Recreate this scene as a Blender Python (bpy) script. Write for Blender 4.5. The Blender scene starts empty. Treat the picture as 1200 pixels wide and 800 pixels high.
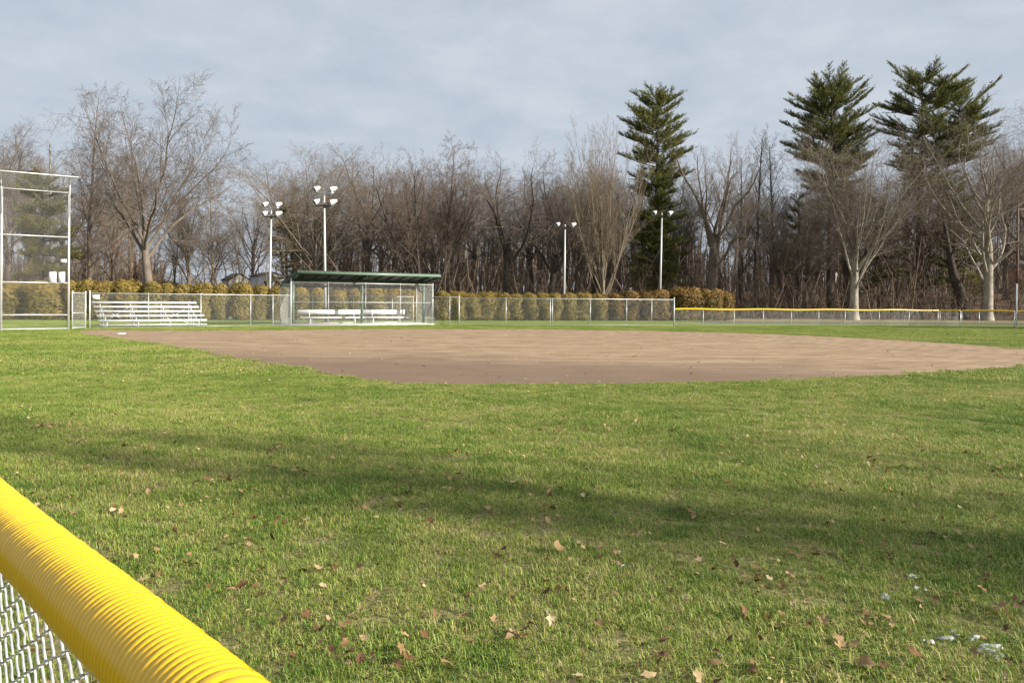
import bpy, math, random
import numpy as np
from mathutils import Vector

R = math.radians
scn = bpy.context.scene
COL = scn.collection
CAM_H = 1.6
F = 867.0            # focal length in photo pixels (1200 wide)
CX, CY = 600.0, 354.0
ROLL = R(0.4)
SUN_AZ, SUN_EL = R(70), R(22)     # azimuth from straight behind the viewer round to the right

# ------------------------------------------------------------------ measuring helpers
def unroll(x, y):
    dx, dy = x - CX, y - CY
    c, s = math.cos(ROLL), math.sin(ROLL)
    return dx * c + dy * s, -dx * s + dy * c
def gpt(x, y):                      # where the ground lies under a photo point
    u, v = unroll(x, y)
    Y = CAM_H * F / v
    return (u / F * Y, Y)
def xat(x, Y, y=360): return unroll(x, y)[0] / F * Y
def zat(x, y, Y): return CAM_H - unroll(x, y)[1] / F * Y
def sstep(a, b, x):
    t = np.clip((np.asarray(x, float) - a) / (b - a), 0, 1)
    return t * t * (3 - 2 * t)
def ground_z(X, Y):
    rise = sstep(84, 125, Y) * (1.2 + 2.6 * sstep(-14, 8, X))
    return rise

# ------------------------------------------------------------------ tagging
def tag(o, label=None, cat=None, group=None, kind=None):
    if label: o['label'] = label
    if cat: o['category'] = cat
    if group: o['group'] = group
    if kind: o['kind'] = kind
    return o
def thing(name, label, cat, loc=(0, 0, 0), rz=0, group=None):
    o = bpy.data.objects.new(name, None); COL.objects.link(o)
    o.empty_display_size = 0.3
    o.location = loc; o.rotation_euler = (0, 0, rz)
    return tag(o, label, cat, group)
def copy_tree(o, parent=None):
    c = o.copy(); COL.objects.link(c)
    if parent is not None: c.parent = parent
    for ch in list(o.children): copy_tree(ch, c)
    return c

# ------------------------------------------------------------------ mesh builder
class MB:
    def __init__(s): s.v = []; s.q = []; s.t = []; s.n = 0; s.a = []
    def add(s, v, q=None, t=None, a=0.5):
        v = np.asarray(v, float).reshape(-1, 3)
        if q is not None and len(q): s.q.append(np.asarray(q, np.int64).reshape(-1, 4) + s.n)
        if t is not None and len(t): s.t.append(np.asarray(t, np.int64).reshape(-1, 3) + s.n)
        s.v.append(v); s.n += len(v)
        s.a.append(np.full(len(v), a) if np.isscalar(a) else np.asarray(a, float))
        return s
    def box(s, c, d, rz=0, a=0.5):
        x, y, z = [k / 2 for k in d]
        v = np.array([[-x,-y,-z],[x,-y,-z],[x,y,-z],[-x,y,-z],[-x,-y,z],[x,-y,z],[x,y,z],[-x,y,z]])
        if rz:
            cs, sn = math.cos(rz), math.sin(rz)
            v = np.stack([v[:,0]*cs - v[:,1]*sn, v[:,0]*sn + v[:,1]*cs, v[:,2]], 1)
        v = v + np.array(c)
        return s.add(v, [[0,3,2,1],[4,5,6,7],[0,1,5,4],[1,2,6,5],[2,3,7,6],[3,0,4,7]], a=a)
    def hexa(s, v8, a=0.5):
        return s.add(v8, [[0,3,2,1],[4,5,6,7],[0,1,5,4],[1,2,6,5],[2,3,7,6],[3,0,4,7]], a=a)
    def tubes(s, P, Rr, n, a=0.5, caps=False):
        """P (B,m,3) polylines, Rr (B,m) radii"""
        P = np.asarray(P, float); Rr = np.asarray(Rr, float)
        B, m, _ = P.shape
        T = np.gradient(P, axis=1) if m > 2 else np.repeat((P[:,1:] - P[:,:1]), 2, axis=1)
        T /= np.linalg.norm(T, axis=2, keepdims=True) + 1e-9
        mean = np.abs(T.mean(axis=1))
        ref = np.zeros((B, 3)); ref[np.arange(B), mean.argmin(axis=1)] = 1
        U = np.cross(T, ref[:, None, :]); U /= np.linalg.norm(U, axis=2, keepdims=True) + 1e-9
        W = np.cross(T, U)
        ang = np.arange(n) * 2 * math.pi / n
        V = P[:, :, None, :] + Rr[:, :, None, None] * (np.cos(ang)[None, None, :, None] * U[:, :, None, :] + np.sin(ang)[None, None, :, None] * W[:, :, None, :])
        idx = np.arange(B * m * n).reshape(B, m, n)
        nx = np.roll(idx, -1, axis=2)
        q = np.stack([idx[:, :-1], nx[:, :-1], nx[:, 1:], idx[:, 1:]], -1).reshape(-1, 4)
        t = None
        if caps:
            t = []
            for b in range(B):
                for k in range(1, n - 1):
                    t.append([idx[b,0,0], idx[b,0,k+1], idx[b,0,k]]); t.append([idx[b,-1,0], idx[b,-1,k], idx[b,-1,k+1]])
        if not np.isscalar(a): a = np.repeat(np.asarray(a, float), m * n)
        return s.add(V.reshape(-1, 3), q, t, a)
    def rod(s, p0, p1, r, n=8, r1=None, a=0.5):
        return s.tubes([[p0, p1]], [[r, r if r1 is None else r1]], n, a, True)
    def mesh(s, name, material, smooth=False):
        me = bpy.data.meshes.new(name)
        v = np.concatenate(s.v)
        q = np.concatenate(s.q) if s.q else np.zeros((0, 4), np.int64)
        t = np.concatenate(s.t) if s.t else np.zeros((0, 3), np.int64)
        me.vertices.add(len(v)); me.vertices.foreach_set('co', v.astype(np.float32).ravel())
        nl = len(q) * 4 + len(t) * 3
        me.loops.add(nl); me.loops.foreach_set('vertex_index', np.concatenate([q.ravel(), t.ravel()]).astype(np.int32))
        me.polygons.add(len(q) + len(t))
        st = np.concatenate([np.arange(len(q)) * 4, len(q) * 4 + np.arange(len(t)) * 3]).astype(np.int32)
        me.polygons.foreach_set('loop_start', st)
        if smooth: me.polygons.foreach_set('use_smooth', np.ones(len(q) + len(t), bool))
        at = me.attributes.new('rnd', 'FLOAT', 'POINT')
        at.data.foreach_set('value', np.concatenate(s.a).astype(np.float32))
        me.update(calc_edges=True); me.validate()
        if material: me.materials.append(material)
        return me
    def build(s, name, material, parent=None, smooth=False, loc=None):
        o = bpy.data.objects.new(name, s.mesh(name, material, smooth)); COL.objects.link(o)
        if parent: o.parent = parent
        if loc: o.location = loc
        return o
def link_mesh(name, me, parent=None, loc=None, rz=0, scale=None):
    o = bpy.data.objects.new(name, me); COL.objects.link(o)
    if parent: o.parent = parent
    if loc: o.location = loc
    if rz: o.rotation_euler = (0, 0, rz)
    if scale: o.scale = scale
    return o
def lathe(prof, n=16, axis='z'):
    prof = np.asarray(prof, float); m = len(prof)
    ang = np.arange(n) * 2 * math.pi / n
    V = np.stack([prof[:, None, 0] * np.cos(ang), prof[:, None, 0] * np.sin(ang), np.repeat(prof[:, 1:2], n, 1)], -1)
    idx = np.arange(m * n).reshape(m, n); nx = np.roll(idx, -1, 1)
    q = np.stack([idx[:-1], nx[:-1], nx[1:], idx[1:]], -1).reshape(-1, 4)
    return V.reshape(-1, 3), q

# ------------------------------------------------------------------ materials
def nodes_of(m):
    m.use_nodes = True; nt = m.node_tree; nt.nodes.clear()
    out = nt.nodes.new('ShaderNodeOutputMaterial'); b = nt.nodes.new('ShaderNodeBsdfPrincipled')
    nt.links.new(b.outputs[0], out.inputs[0])
    return nt, b
def ramp(nt, stops, interp='LINEAR'):
    r = nt.nodes.new('ShaderNodeValToRGB'); e = r.color_ramp.elements; r.color_ramp.interpolation = interp
    while len(e) < len(stops): e.new(0.5)
    for k, (p, c) in enumerate(stops): e[k].position = p; e[k].color = (*c, 1) if len(c) == 3 else c
    return r
def noise(nt, scale, detail=4, rough=0.55, vec=None, dist=0.0):
    n = nt.nodes.new('ShaderNodeTexNoise'); n.inputs['Scale'].default_value = scale; n.inputs['Detail'].default_value = detail
    n.inputs['Roughness'].default_value = rough; n.inputs['Distortion'].default_value = dist
    if vec is not None: nt.links.new(vec, n.inputs['Vector'])
    return n
def math_n(nt, op, a, b=None, clamp=False):
    m = nt.nodes.new('ShaderNodeMath'); m.operation = op; m.use_clamp = clamp
    for k, x in enumerate((a, b)):
        if x is None: continue
        if hasattr(x, 'links'): nt.links.new(x, m.inputs[k])
        else: m.inputs[k].default_value = x
    return m.outputs[0]
def mixc(nt, fac, a, b, blend='MIX'):
    m = nt.nodes.new('ShaderNodeMix'); m.data_type = 'RGBA'; m.blend_type = blend
    for sock, x in ((m.inputs[0], fac), (m.inputs[6], a), (m.inputs[7], b)):
        if hasattr(x, 'links'): nt.links.new(x, sock)
        else: sock.default_value = x if not isinstance(x, tuple) else ((*x, 1) if len(x) == 3 else x)
    return m.outputs[2]
def texco(nt, which='Object'):
    return nt.nodes.new('ShaderNodeTexCoord').outputs[which]
def wpos(nt): return nt.nodes.new('ShaderNodeNewGeometry').outputs['Position']
def attr(nt, name='rnd'):
    a = nt.nodes.new('ShaderNodeAttribute'); a.attribute_name = name; return a.outputs['Fac']
def bump(nt, b, h, strength=0.3, dist=0.02):
    n = nt.nodes.new('ShaderNodeBump'); n.inputs['Strength'].default_value = strength; n.inputs['Distance'].default_value = dist
    nt.links.new(h, n.inputs['Height']); nt.links.new(n.outputs[0], b.inputs['Normal'])
def mat(name, c0, c1=None, scale=6.0, rough=0.6, metal=0.0, bmp=0.0, coords='Object', detail=4, spec=0.5):
    m = bpy.data.materials.new(name); nt, b = nodes_of(m)
    c1 = c1 or tuple(x * 0.8 for x in c0)
    n = noise(nt, scale, detail, 0.6, texco(nt, coords))
    r = ramp(nt, [(0.3, c0), (0.7, c1)]); nt.links.new(n.outputs[0], r.inputs[0])
    nt.links.new(r.outputs[0], b.inputs['Base Color'])
    b.inputs['Roughness'].default_value = rough; b.inputs['Metallic'].default_value = metal
    b.inputs['Specular IOR Level'].default_value = spec
    if bmp: bump(nt, b, n.outputs[0], bmp, 0.02)
    return m
def leaf_mat(name, stops, pscale=0.4, mixw=0.5, rough=0.6, trans=0.0, spec=0.3):
    m = bpy.data.materials.new(name); nt, b = nodes_of(m)
    n = noise(nt, pscale, 3, 0.6, wpos(nt))
    f = math_n(nt, 'ADD', math_n(nt, 'MULTIPLY', attr(nt), 1 - mixw), math_n(nt, 'MULTIPLY', n.outputs[0], mixw))
    r = ramp(nt, stops); nt.links.new(f, r.inputs[0]); nt.links.new(r.outputs[0], b.inputs['Base Color'])
    b.inputs['Roughness'].default_value = rough; b.inputs['Specular IOR Level'].default_value = spec
    if trans:
        out = [x for x in nt.nodes if x.type == 'OUTPUT_MATERIAL'][0]
        tr = nt.nodes.new('ShaderNodeBsdfTranslucent'); nt.links.new(r.outputs[0], tr.inputs[0])
        mx = nt.nodes.new('ShaderNodeMixShader'); mx.inputs[0].default_value = trans
        nt.links.new(b.outputs[0], mx.inputs[1]); nt.links.new(tr.outputs[0], mx.inputs[2]); nt.links.new(mx.outputs[0], out.inputs[0])
    return m
def bark(name, c0, c1):
    m = bpy.data.materials.new(name); nt, b = nodes_of(m)
    mp = nt.nodes.new('ShaderNodeMapping'); mp.inputs['Scale'].default_value = (5, 5, 1.1)
    nt.links.new(texco(nt), mp.inputs[0])
    n = noise(nt, 2.0, 6, 0.7, mp.outputs[0])
    n2 = noise(nt, 0.9, 4, 0.65, texco(nt))
    f = math_n(nt, 'ADD', math_n(nt, 'MULTIPLY', n.outputs[0], 0.6), math_n(nt, 'MULTIPLY', n2.outputs[0], 0.4))
    r = ramp(nt, [(0.36, c0), (0.62, c1)]); nt.links.new(f, r.inputs[0]); nt.links.new(r.outputs[0], b.inputs['Base Color'])
    b.inputs['Roughness'].default_value = 0.9; b.inputs['Specular IOR Level'].default_value = 0.15
    bump(nt, b, n.outputs[0], 0.6, 0.05)
    return m

M = {}
M['galv'] = mat('galvanised_steel', (0.62, 0.63, 0.62), (0.5, 0.51, 0.5), 14, 0.42, 0.35)
M['wire'] = mat('galvanised_wire', (0.68, 0.69, 0.67), (0.56, 0.57, 0.56), 40, 0.5, 0.15)
M['nearwire'] = mat('weathered_wire', (0.60, 0.61, 0.60), (0.42, 0.43, 0.42), 60, 0.4, 0.3)
M['alu'] = mat('brushed_aluminium', (0.86, 0.86, 0.85), (0.76, 0.76, 0.76), 5, 0.38, 0.12)
M['white'] = mat('white_paint', (0.82, 0.82, 0.80), (0.72, 0.72, 0.70), 3, 0.5)
M['green'] = mat('green_steel', (0.11, 0.17, 0.13), (0.085, 0.135, 0.10), 3, 0.4)
M['greenlight'] = mat('green_trim', (0.155, 0.225, 0.17), (0.13, 0.19, 0.145), 3, 0.35)
M['roofunder'] = mat('shaded_roof_decking', (0.065, 0.07, 0.06), (0.035, 0.04, 0.035), 4, 0.6)  # shade of the roof underside put into the decking and purlin colour
M['shadegreen'] = mat('shaded_green_beams', (0.035, 0.055, 0.042), (0.025, 0.04, 0.03), 3, 0.5)  # frame green darkened: under-roof shade put into beams, braces and barge boards
M['concrete'] = mat('concrete', (0.46, 0.44, 0.40), (0.34, 0.32, 0.29), 3, 0.85, bmp=0.2)
M['pole'] = mat('pale_steel_pole', (0.56, 0.56, 0.55), (0.47, 0.47, 0.47), 2, 0.45, 0.2)
M['lamp'] = mat('floodlight_shell', (0.62, 0.62, 0.63), (0.48, 0.48, 0.49), 6, 0.35, 0.3)
M['lens'] = mat('floodlight_glass', (0.03, 0.032, 0.035), (0.02, 0.02, 0.022), 6, 0.12)
M['dark'] = mat('dark_metal', (0.05, 0.05, 0.052), (0.035, 0.035, 0.036), 6, 0.5)
M['wood'] = mat('weathered_wood', (0.16, 0.10, 0.065), (0.10, 0.065, 0.045), 3, 0.85)
M['cream'] = mat('cream_siding', (0.70, 0.64, 0.52), (0.62, 0.57, 0.46), 1, 0.7)
M['paleside'] = mat('pale_grey_siding', (0.55, 0.56, 0.57), (0.47, 0.48, 0.49), 1, 0.7)
M['shingle'] = mat('grey_shingles', (0.09, 0.09, 0.10), (0.06, 0.06, 0.065), 4, 0.9)
M['glass'] = mat('window_glass', (0.04, 0.05, 0.06), (0.03, 0.035, 0.04), 2, 0.1)
M['vanpaint'] = mat('white_car_paint', (0.8, 0.8, 0.79), (0.76, 0.76, 0.76), 2, 0.25)
M['tyre'] = mat('tyre_rubber', (0.03, 0.03, 0.03), (0.02, 0.02, 0.02), 5, 0.8)
M['brick'] = mat('red_brick', (0.34, 0.14, 0.09), (0.24, 0.10, 0.065), 2, 0.85)

def yellow_plastic():
    m = bpy.data.materials.new('yellow_plastic'); nt, b = nodes_of(m)
    n = noise(nt, 9, 5, 0.6, texco(nt)); n2 = noise(nt, 90, 3, 0.6, texco(nt))
    r = ramp(nt, [(0.25, (0.68, 0.405, 0.002)), (0.75, (0.74, 0.45, 0.003))]); nt.links.new(n.outputs[0], r.inputs[0])
    d = ramp(nt, [(0.66, (0, 0, 0)), (0.8, (1, 1, 1))]); nt.links.new(n2.outputs[0], d.inputs[0])
    c = mixc(nt, math_n(nt, 'MULTIPLY', d.outputs[0], 0.25), r.outputs[0], (0.40, 0.24, 0.03))
    nt.links.new(c, b.inputs['Base Color'])
    rr = ramp(nt, [(0.3, (0.16,) * 3), (0.7, (0.27,) * 3)]); nt.links.new(n.outputs[0], rr.inputs[0])
    nt.links.new(rr.outputs[0], b.inputs['Roughness'])
    b.inputs['Specular IOR Level'].default_value = 0.75
    bump(nt, b, n2.outputs[0], 0.05, 0.002)
    return m
M['yellow'] = yellow_plastic()

M['bark_grey'] = bark('grey_brown_bark', (0.085, 0.068, 0.054), (0.2, 0.165, 0.135))
M['bark_dark'] = bark('dark_bark', (0.032, 0.026, 0.022), (0.09, 0.073, 0.06))
M['bark_tan'] = bark('tan_bark', (0.125, 0.098, 0.07), (0.265, 0.212, 0.155))
M['bark_pale'] = bark('pale_bark', (0.12, 0.105, 0.085), (0.4, 0.365, 0.3))
M['bark_red'] = bark('reddish_bark', (0.1, 0.073, 0.056), (0.2, 0.15, 0.118))
M['twig_pink'] = bark('pinkish_brown_twig_bark', (0.13, 0.104, 0.085), (0.25, 0.205, 0.168))
M['needles'] = leaf_mat('pine_needles', [(0.2, (0.05, 0.068, 0.02)), (0.45, (0.12, 0.132, 0.03)), (0.7, (0.24, 0.21, 0.055))], 0.35, 0.45, 0.5, 0.3)
M['needles_y'] = leaf_mat('yellowish_pine_needles', [(0.2, (0.09, 0.09, 0.03)), (0.5, (0.19, 0.17, 0.055)), (0.8, (0.30, 0.25, 0.10))], 0.5, 0.4, 0.55, 0.3)
M['needles_d'] = leaf_mat('sparse_hemlock_needles', [(0.2, (0.05, 0.05, 0.02)), (0.8, (0.13, 0.11, 0.045))], 0.5, 0.4, 0.6, 0.1)
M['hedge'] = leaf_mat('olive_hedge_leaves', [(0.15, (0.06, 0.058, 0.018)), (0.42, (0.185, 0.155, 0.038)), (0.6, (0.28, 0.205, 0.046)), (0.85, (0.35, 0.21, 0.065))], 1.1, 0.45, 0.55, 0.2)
M['hedge_r'] = leaf_mat('bronzed_hedge_leaves', [(0.18, (0.055, 0.042, 0.013)), (0.5, (0.16, 0.105, 0.024)), (0.85, (0.30, 0.155, 0.04))], 1.1, 0.45, 0.55, 0.2)
M['rust'] = leaf_mat('dry_rust_leaves', [(0.2, (0.16, 0.075, 0.035)), (0.8, (0.34, 0.19, 0.10))], 0.6, 0.4, 0.8, 0.2)
M['litter'] = leaf_mat('fallen_leaf', [(0.1, (0.08, 0.036, 0.018)), (0.35, (0.19, 0.10, 0.045)), (0.65, (0.36, 0.245, 0.12)), (0.95, (0.55, 0.44, 0.27))], 3.0, 0.15, 0.7, 0.15)
M['brush'] = leaf_mat('brush_stems', [(0.1, (0.055, 0.041, 0.031)), (0.5, (0.125, 0.092, 0.066)), (0.9, (0.25, 0.19, 0.135))], 0.2, 0.35, 0.9)
M['snow'] = mat('old_snow', (0.56, 0.57, 0.57), (0.34, 0.34, 0.33), 30, 0.6, bmp=0.4)

# ------------------------------------------------------------------ outline of the bare infield
def smooth_poly(pts, per=8):
    P = np.array(pts, float); n = len(P); out = []
    for i in range(n):
        p0, p1, p2, p3 = P[i - 1], P[i], P[(i + 1) % n], P[(i + 2) % n]
        for k in range(per):
            t = k / per
            out.append(0.5 * ((2 * p1) + (-p0 + p2) * t + (2 * p0 - 5 * p1 + 4 * p2 - p3) * t * t + (-p0 + 3 * p1 - 3 * p2 + p3) * t ** 3))
    return np.array(out)
near_edge = [(90, 390.3), (120, 394.3), (190, 404.3), (300, 424.6), (380, 437.5), (440, 446.5), (490, 450.2), (600, 450.6), (750, 449), (900, 446), (1050, 440), (1150, 433.5), (1215, 427.5), (1262, 421)]
far_edge = [(1258, 413.5), (1200, 409), (1100, 401.5), (1000, 396), (900, 391.5), (800, 388.6), (700, 387), (600, 386), (500, 385.6), (400, 386), (300, 387.2), (230, 387.4), (165, 387.2), (110, 387.0)]
DIRT = smooth_poly([gpt(*p) for p in near_edge + far_edge], 10)
rngd = np.random.default_rng(5)
def inside(poly, X, Y):
    X = np.asarray(X); Y = np.asarray(Y); c = np.zeros(X.shape, bool); n = len(poly)
    for i in range(n):
        x0, y0 = poly[i]; x1, y1 = poly[(i + 1) % n]
        if y0 == y1: continue
        k = ((y0 > Y) != (y1 > Y)) & (X < (x1 - x0) * (Y - y0) / (y1 - y0) + x0)
        c ^= k
    return c

# ------------------------------------------------------------------ ground
def ground_material():
    m = bpy.data.materials.new('field_ground'); nt, b = nodes_of(m); P = wpos(nt)
    big = noise(nt, 0.22, 4, 0.6, P); mid = noise(nt, 1.6, 5, 0.65, P); fine = noise(nt, 28, 4, 0.7, P)
    turf = ramp(nt, [(0.28, (0.09, 0.13, 0.025)), (0.5, (0.155, 0.20, 0.04)), (0.66, (0.22, 0.24, 0.06)), (0.8, (0.32, 0.27, 0.11))])
    f = math_n(nt, 'ADD', math_n(nt, 'ADD', math_n(nt, 'MULTIPLY', big.outputs[0], 0.3), math_n(nt, 'MULTIPLY', mid.outputs[0], 0.35)), math_n(nt, 'MULTIPLY', fine.outputs[0], 0.35))
    nt.links.new(f, turf.inputs[0])
    soil = ramp(nt, [(0.35, (0.06, 0.065, 0.022)), (0.5, (0.17, 0.165, 0.06)), (0.65, (0.33, 0.26, 0.13))]); nt.links.new(fine.outputs[0], soil.inputs[0])
    sep = nt.nodes.new('ShaderNodeSeparateXYZ'); nt.links.new(P, sep.inputs[0])
    def step(v, a, c):
        r = nt.nodes.new('ShaderNodeMapRange'); r.inputs[1].default_value = a; r.inputs[2].default_value = c; r.interpolation_type = 'SMOOTHSTEP'
        nt.links.new(v, r.inputs[0]); return r.outputs[0]
    wob = math_n(nt, 'ADD', sep.outputs[1], math_n(nt, 'MULTIPLY', math_n(nt, 'SUBTRACT', big.outputs[0], 0.5), 14))
    near = step(sep.outputs[1], 30, 46)
    c = mixc(nt, near, soil.outputs[0], turf.outputs[0])
    # dry, straw-coloured strip in front of the wood, then leaf litter under the trees
    dry = ramp(nt, [(0.3, (0.17, 0.14, 0.065)), (0.7, (0.29, 0.225, 0.12))]); nt.links.new(mid.outputs[0], dry.inputs[0])
    right = step(sep.outputs[0], 4, 16)
    c = mixc(nt, math_n(nt, 'MULTIPLY', step(wob, 66, 72), right), c, dry.outputs[0])
    lit = ramp(nt, [(0.3, (0.085, 0.058, 0.04)), (0.7, (0.20, 0.135, 0.09))]); nt.links.new(mid.outputs[0], lit.inputs[0])
    c = mixc(nt, step(wob, 77, 84), c, lit.outputs[0])
    nt.links.new(c, b.inputs['Base Color']); b.inputs['Roughness'].default_value = 0.95; b.inputs['Specular IOR Level'].default_value = 0.1
    bump(nt, b, fine.outputs[0], 0.8, 0.03)
    return m
def make_ground():
    xs = np.unique(np.concatenate([np.linspace(-900, -140, 14), np.linspace(-140, 140, 90), np.linspace(140, 900, 14)]))
    ys = np.unique(np.concatenate([np.linspace(-300, -20, 10), np.linspace(-20, 130, 110), np.linspace(130, 1500, 20)]))
    X, Y = np.meshgrid(xs, ys); Z = ground_z(X, Y)
    idx = np.arange(X.size).reshape(X.shape)
    q = np.stack([idx[:-1, :-1], idx[:-1, 1:], idx[1:, 1:], idx[1:, :-1]], -1).reshape(-1, 4)
    mb = MB().add(np.stack([X, Y, Z], -1).reshape(-1, 3), q)
    tag(mb.build('ground', ground_material(), smooth=True), kind='structure')
make_ground()

def sheet(name, poly, material, z):
    me = bpy.data.meshes.new(name); n = len(poly)
    me.from_pydata([(p[0], p[1], z) for p in poly], [], [list(range(n))]); me.materials.append(material); me.update()
    o = bpy.data.objects.new(name, me); COL.objects.link(o); tag(o, kind='structure'); return o
def dirt_material():
    m = bpy.data.materials.new('infield_clay'); nt, b = nodes_of(m); P = wpos(nt)
    mp = nt.nodes.new('ShaderNodeMapping'); mp.inputs['Location'].default_value = (6, -42, 0); nt.links.new(P, mp.inputs[0])
    mpw = mp.outputs[0]
    # drag-mat rings raked round the diamond
    w = nt.nodes.new('ShaderNodeTexWave'); w.wave_type = 'RINGS'; w.rings_direction = 'Z'; w.inputs['Scale'].default_value = 0.55
    w.inputs['Distortion'].default_value = 6.0; w.inputs['Detail'].default_value = 4; w.inputs['Detail Scale'].default_value = 0.5; nt.links.new(mpw, w.inputs[0])
    big = noise(nt, 0.13, 4, 0.6, P, 0.6); mid = noise(nt, 0.9, 5, 0.65, P); fine = noise(nt, 22, 5, 0.75, P)
    f = math_n(nt, 'ADD', math_n(nt, 'ADD', math_n(nt, 'MULTIPLY', mid.outputs[0], 0.55), math_n(nt, 'MULTIPLY', w.outputs[0], 0.05)), math_n(nt, 'MULTIPLY', fine.outputs[0], 0.35))
    r = ramp(nt, [(0.30, (0.19, 0.130, 0.082)), (0.5, (0.325, 0.228, 0.145)), (0.70, (0.46, 0.345, 0.235))]); nt.links.new(f, r.inputs[0])
    # damp clay along the low near edge
    sep = nt.nodes.new('ShaderNodeSeparateXYZ'); nt.links.new(P, sep.inputs[0])
    yy = math_n(nt, 'ADD', sep.outputs[1], math_n(nt, 'ADD', math_n(nt, 'MULTIPLY', big.outputs[0], 11), math_n(nt, 'MULTIPLY', sep.outputs[0], 0.28)))
    dm = nt.nodes.new('ShaderNodeMapRange'); dm.inputs[1].default_value = 29; dm.inputs[2].default_value = 22; dm.interpolation_type = 'SMOOTHSTEP'
    nt.links.new(yy, dm.inputs[0])
    mp2 = nt.nodes.new('ShaderNodeMapping'); mp2.inputs['Scale'].default_value = (0.16, 1.7, 1); mp2.inputs['Rotation'].default_value = (0, 0, 0.12); nt.links.new(P, mp2.inputs[0])
    stn = noise(nt, 1.0, 5, 0.6, mp2.outputs[0], 0.4); st = ramp(nt, [(0.52, (0, 0, 0)), (0.72, (1, 1, 1))]); nt.links.new(stn.outputs[0], st.inputs[0])
    base = mixc(nt, math_n(nt, 'MULTIPLY', st.outputs[0], 0.55), r.outputs[0], (0.50, 0.385, 0.275))
    spk = noise(nt, 9, 2, 0.5, P); sk = ramp(nt, [(0.68, (0, 0, 0)), (0.74, (1, 1, 1))]); nt.links.new(spk.outputs[0], sk.inputs[0])
    base = mixc(nt, math_n(nt, 'MULTIPLY', sk.outputs[0], 0.5), base, (0.17, 0.11, 0.07))
    c = mixc(nt, math_n(nt, 'MULTIPLY', dm.outputs[0], 0.78), base, (0.175, 0.122, 0.088))
    nt.links.new(c, b.inputs['Base Color']); b.inputs['Roughness'].default_value = 0.95; b.inputs['Specular IOR Level'].default_value = 0.1
    bump(nt, b, fine.outputs[0], 0.5, 0.02)
    return m
sheet('infield_dirt', DIRT, dirt_material(), 0.008)
# dry grass rim round the dirt
def path_mat(name, c0, c1, s=0.8): return mat(name, c0, c1, s, 0.92, bmp=0.3, coords='Object', detail=6, spec=0.2)
asphalt = path_mat('worn_asphalt', (0.105, 0.105, 0.105), (0.075, 0.075, 0.075))
p = lambda x, y: gpt(x, y)
sheet('path', [(16, 60.5), (30, 61.5), (52, 62.5), (80, 61), (110, 60), (110, 65), (80, 66), (52, 67.5), (30, 67), (16, 65.5)], asphalt, 0.006)
sheet('road', [(-90, 55), (-60, 58.5), (-36, 63), (-12, 69), (10, 73), (10, 76.5), (-12, 73.5), (-36, 68), (-60, 63.5), (-90, 60)], path_mat('pale_road', (0.33, 0.33, 0.33), (0.26, 0.26, 0.26)), 0.006)

# ------------------------------------------------------------------ grass
def blade_patch(seed, size, n, hmin, hmax, wid):
    rng = np.random.default_rng(seed)
    nt_ = max(8, n // 9)
    tx = rng.uniform(-size / 2, size / 2, (nt_, 2)); tid = rng.integers(0, nt_, n); th = rng.uniform(0.55, 1.15, nt_)
    base = tx[tid] + rng.normal(0, 0.012, (n, 2)); loose = rng.random(n) < 0.35
    base[loose] = rng.uniform(-size / 2, size / 2, (loose.sum(), 2))
    h = rng.uniform(hmin, hmax, n) * th[tid]
    az = rng.uniform(0, 2 * math.pi, n); lean = rng.uniform(0.25, 1.45, n)
    dead = rng.random(n) < 0.25
    lean[dead] = rng.uniform(1.1, 1.6, dead.sum()); h[dead] *= rng.uniform(.8, 1.5, dead.sum())
    d = np.stack([np.cos(az), np.sin(az)], 1); s = np.stack([-d[:, 1], d[:, 0]], 1)
    w = wid * rng.uniform(0.6, 1.2, n)
    b3 = np.concatenate([base, np.zeros((n, 1))], 1)
    def pt(f, hor, ver):
        return b3 + np.concatenate([d * (h * hor)[:, None], (h * ver)[:, None]], 1)
    mid = pt(0.5, 0.35 * np.sin(lean), 0.62 * np.cos(lean * 0.55)); tip = pt(1, np.sin(lean), 1.0 * np.cos(lean * 0.95) + 0.02)
    s3 = np.concatenate([s, np.zeros((n, 1))], 1) * (w / 2)[:, None]
    V = np.stack([b3 - s3, b3 + s3, mid + s3 * 0.8, mid - s3 * 0.8, tip], 1)
    i = np.arange(n)[:, None] * 5
    q = i + np.array([[0, 1, 2, 3]]); t = i + np.array([[3, 2, 4]])
    a = np.where(dead, rng.uniform(0.82, 1.0, n), rng.uniform(0.0, 0.72, n))
    return MB().add(V.reshape(-1, 3), q, t, np.repeat(a, 5))
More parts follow.
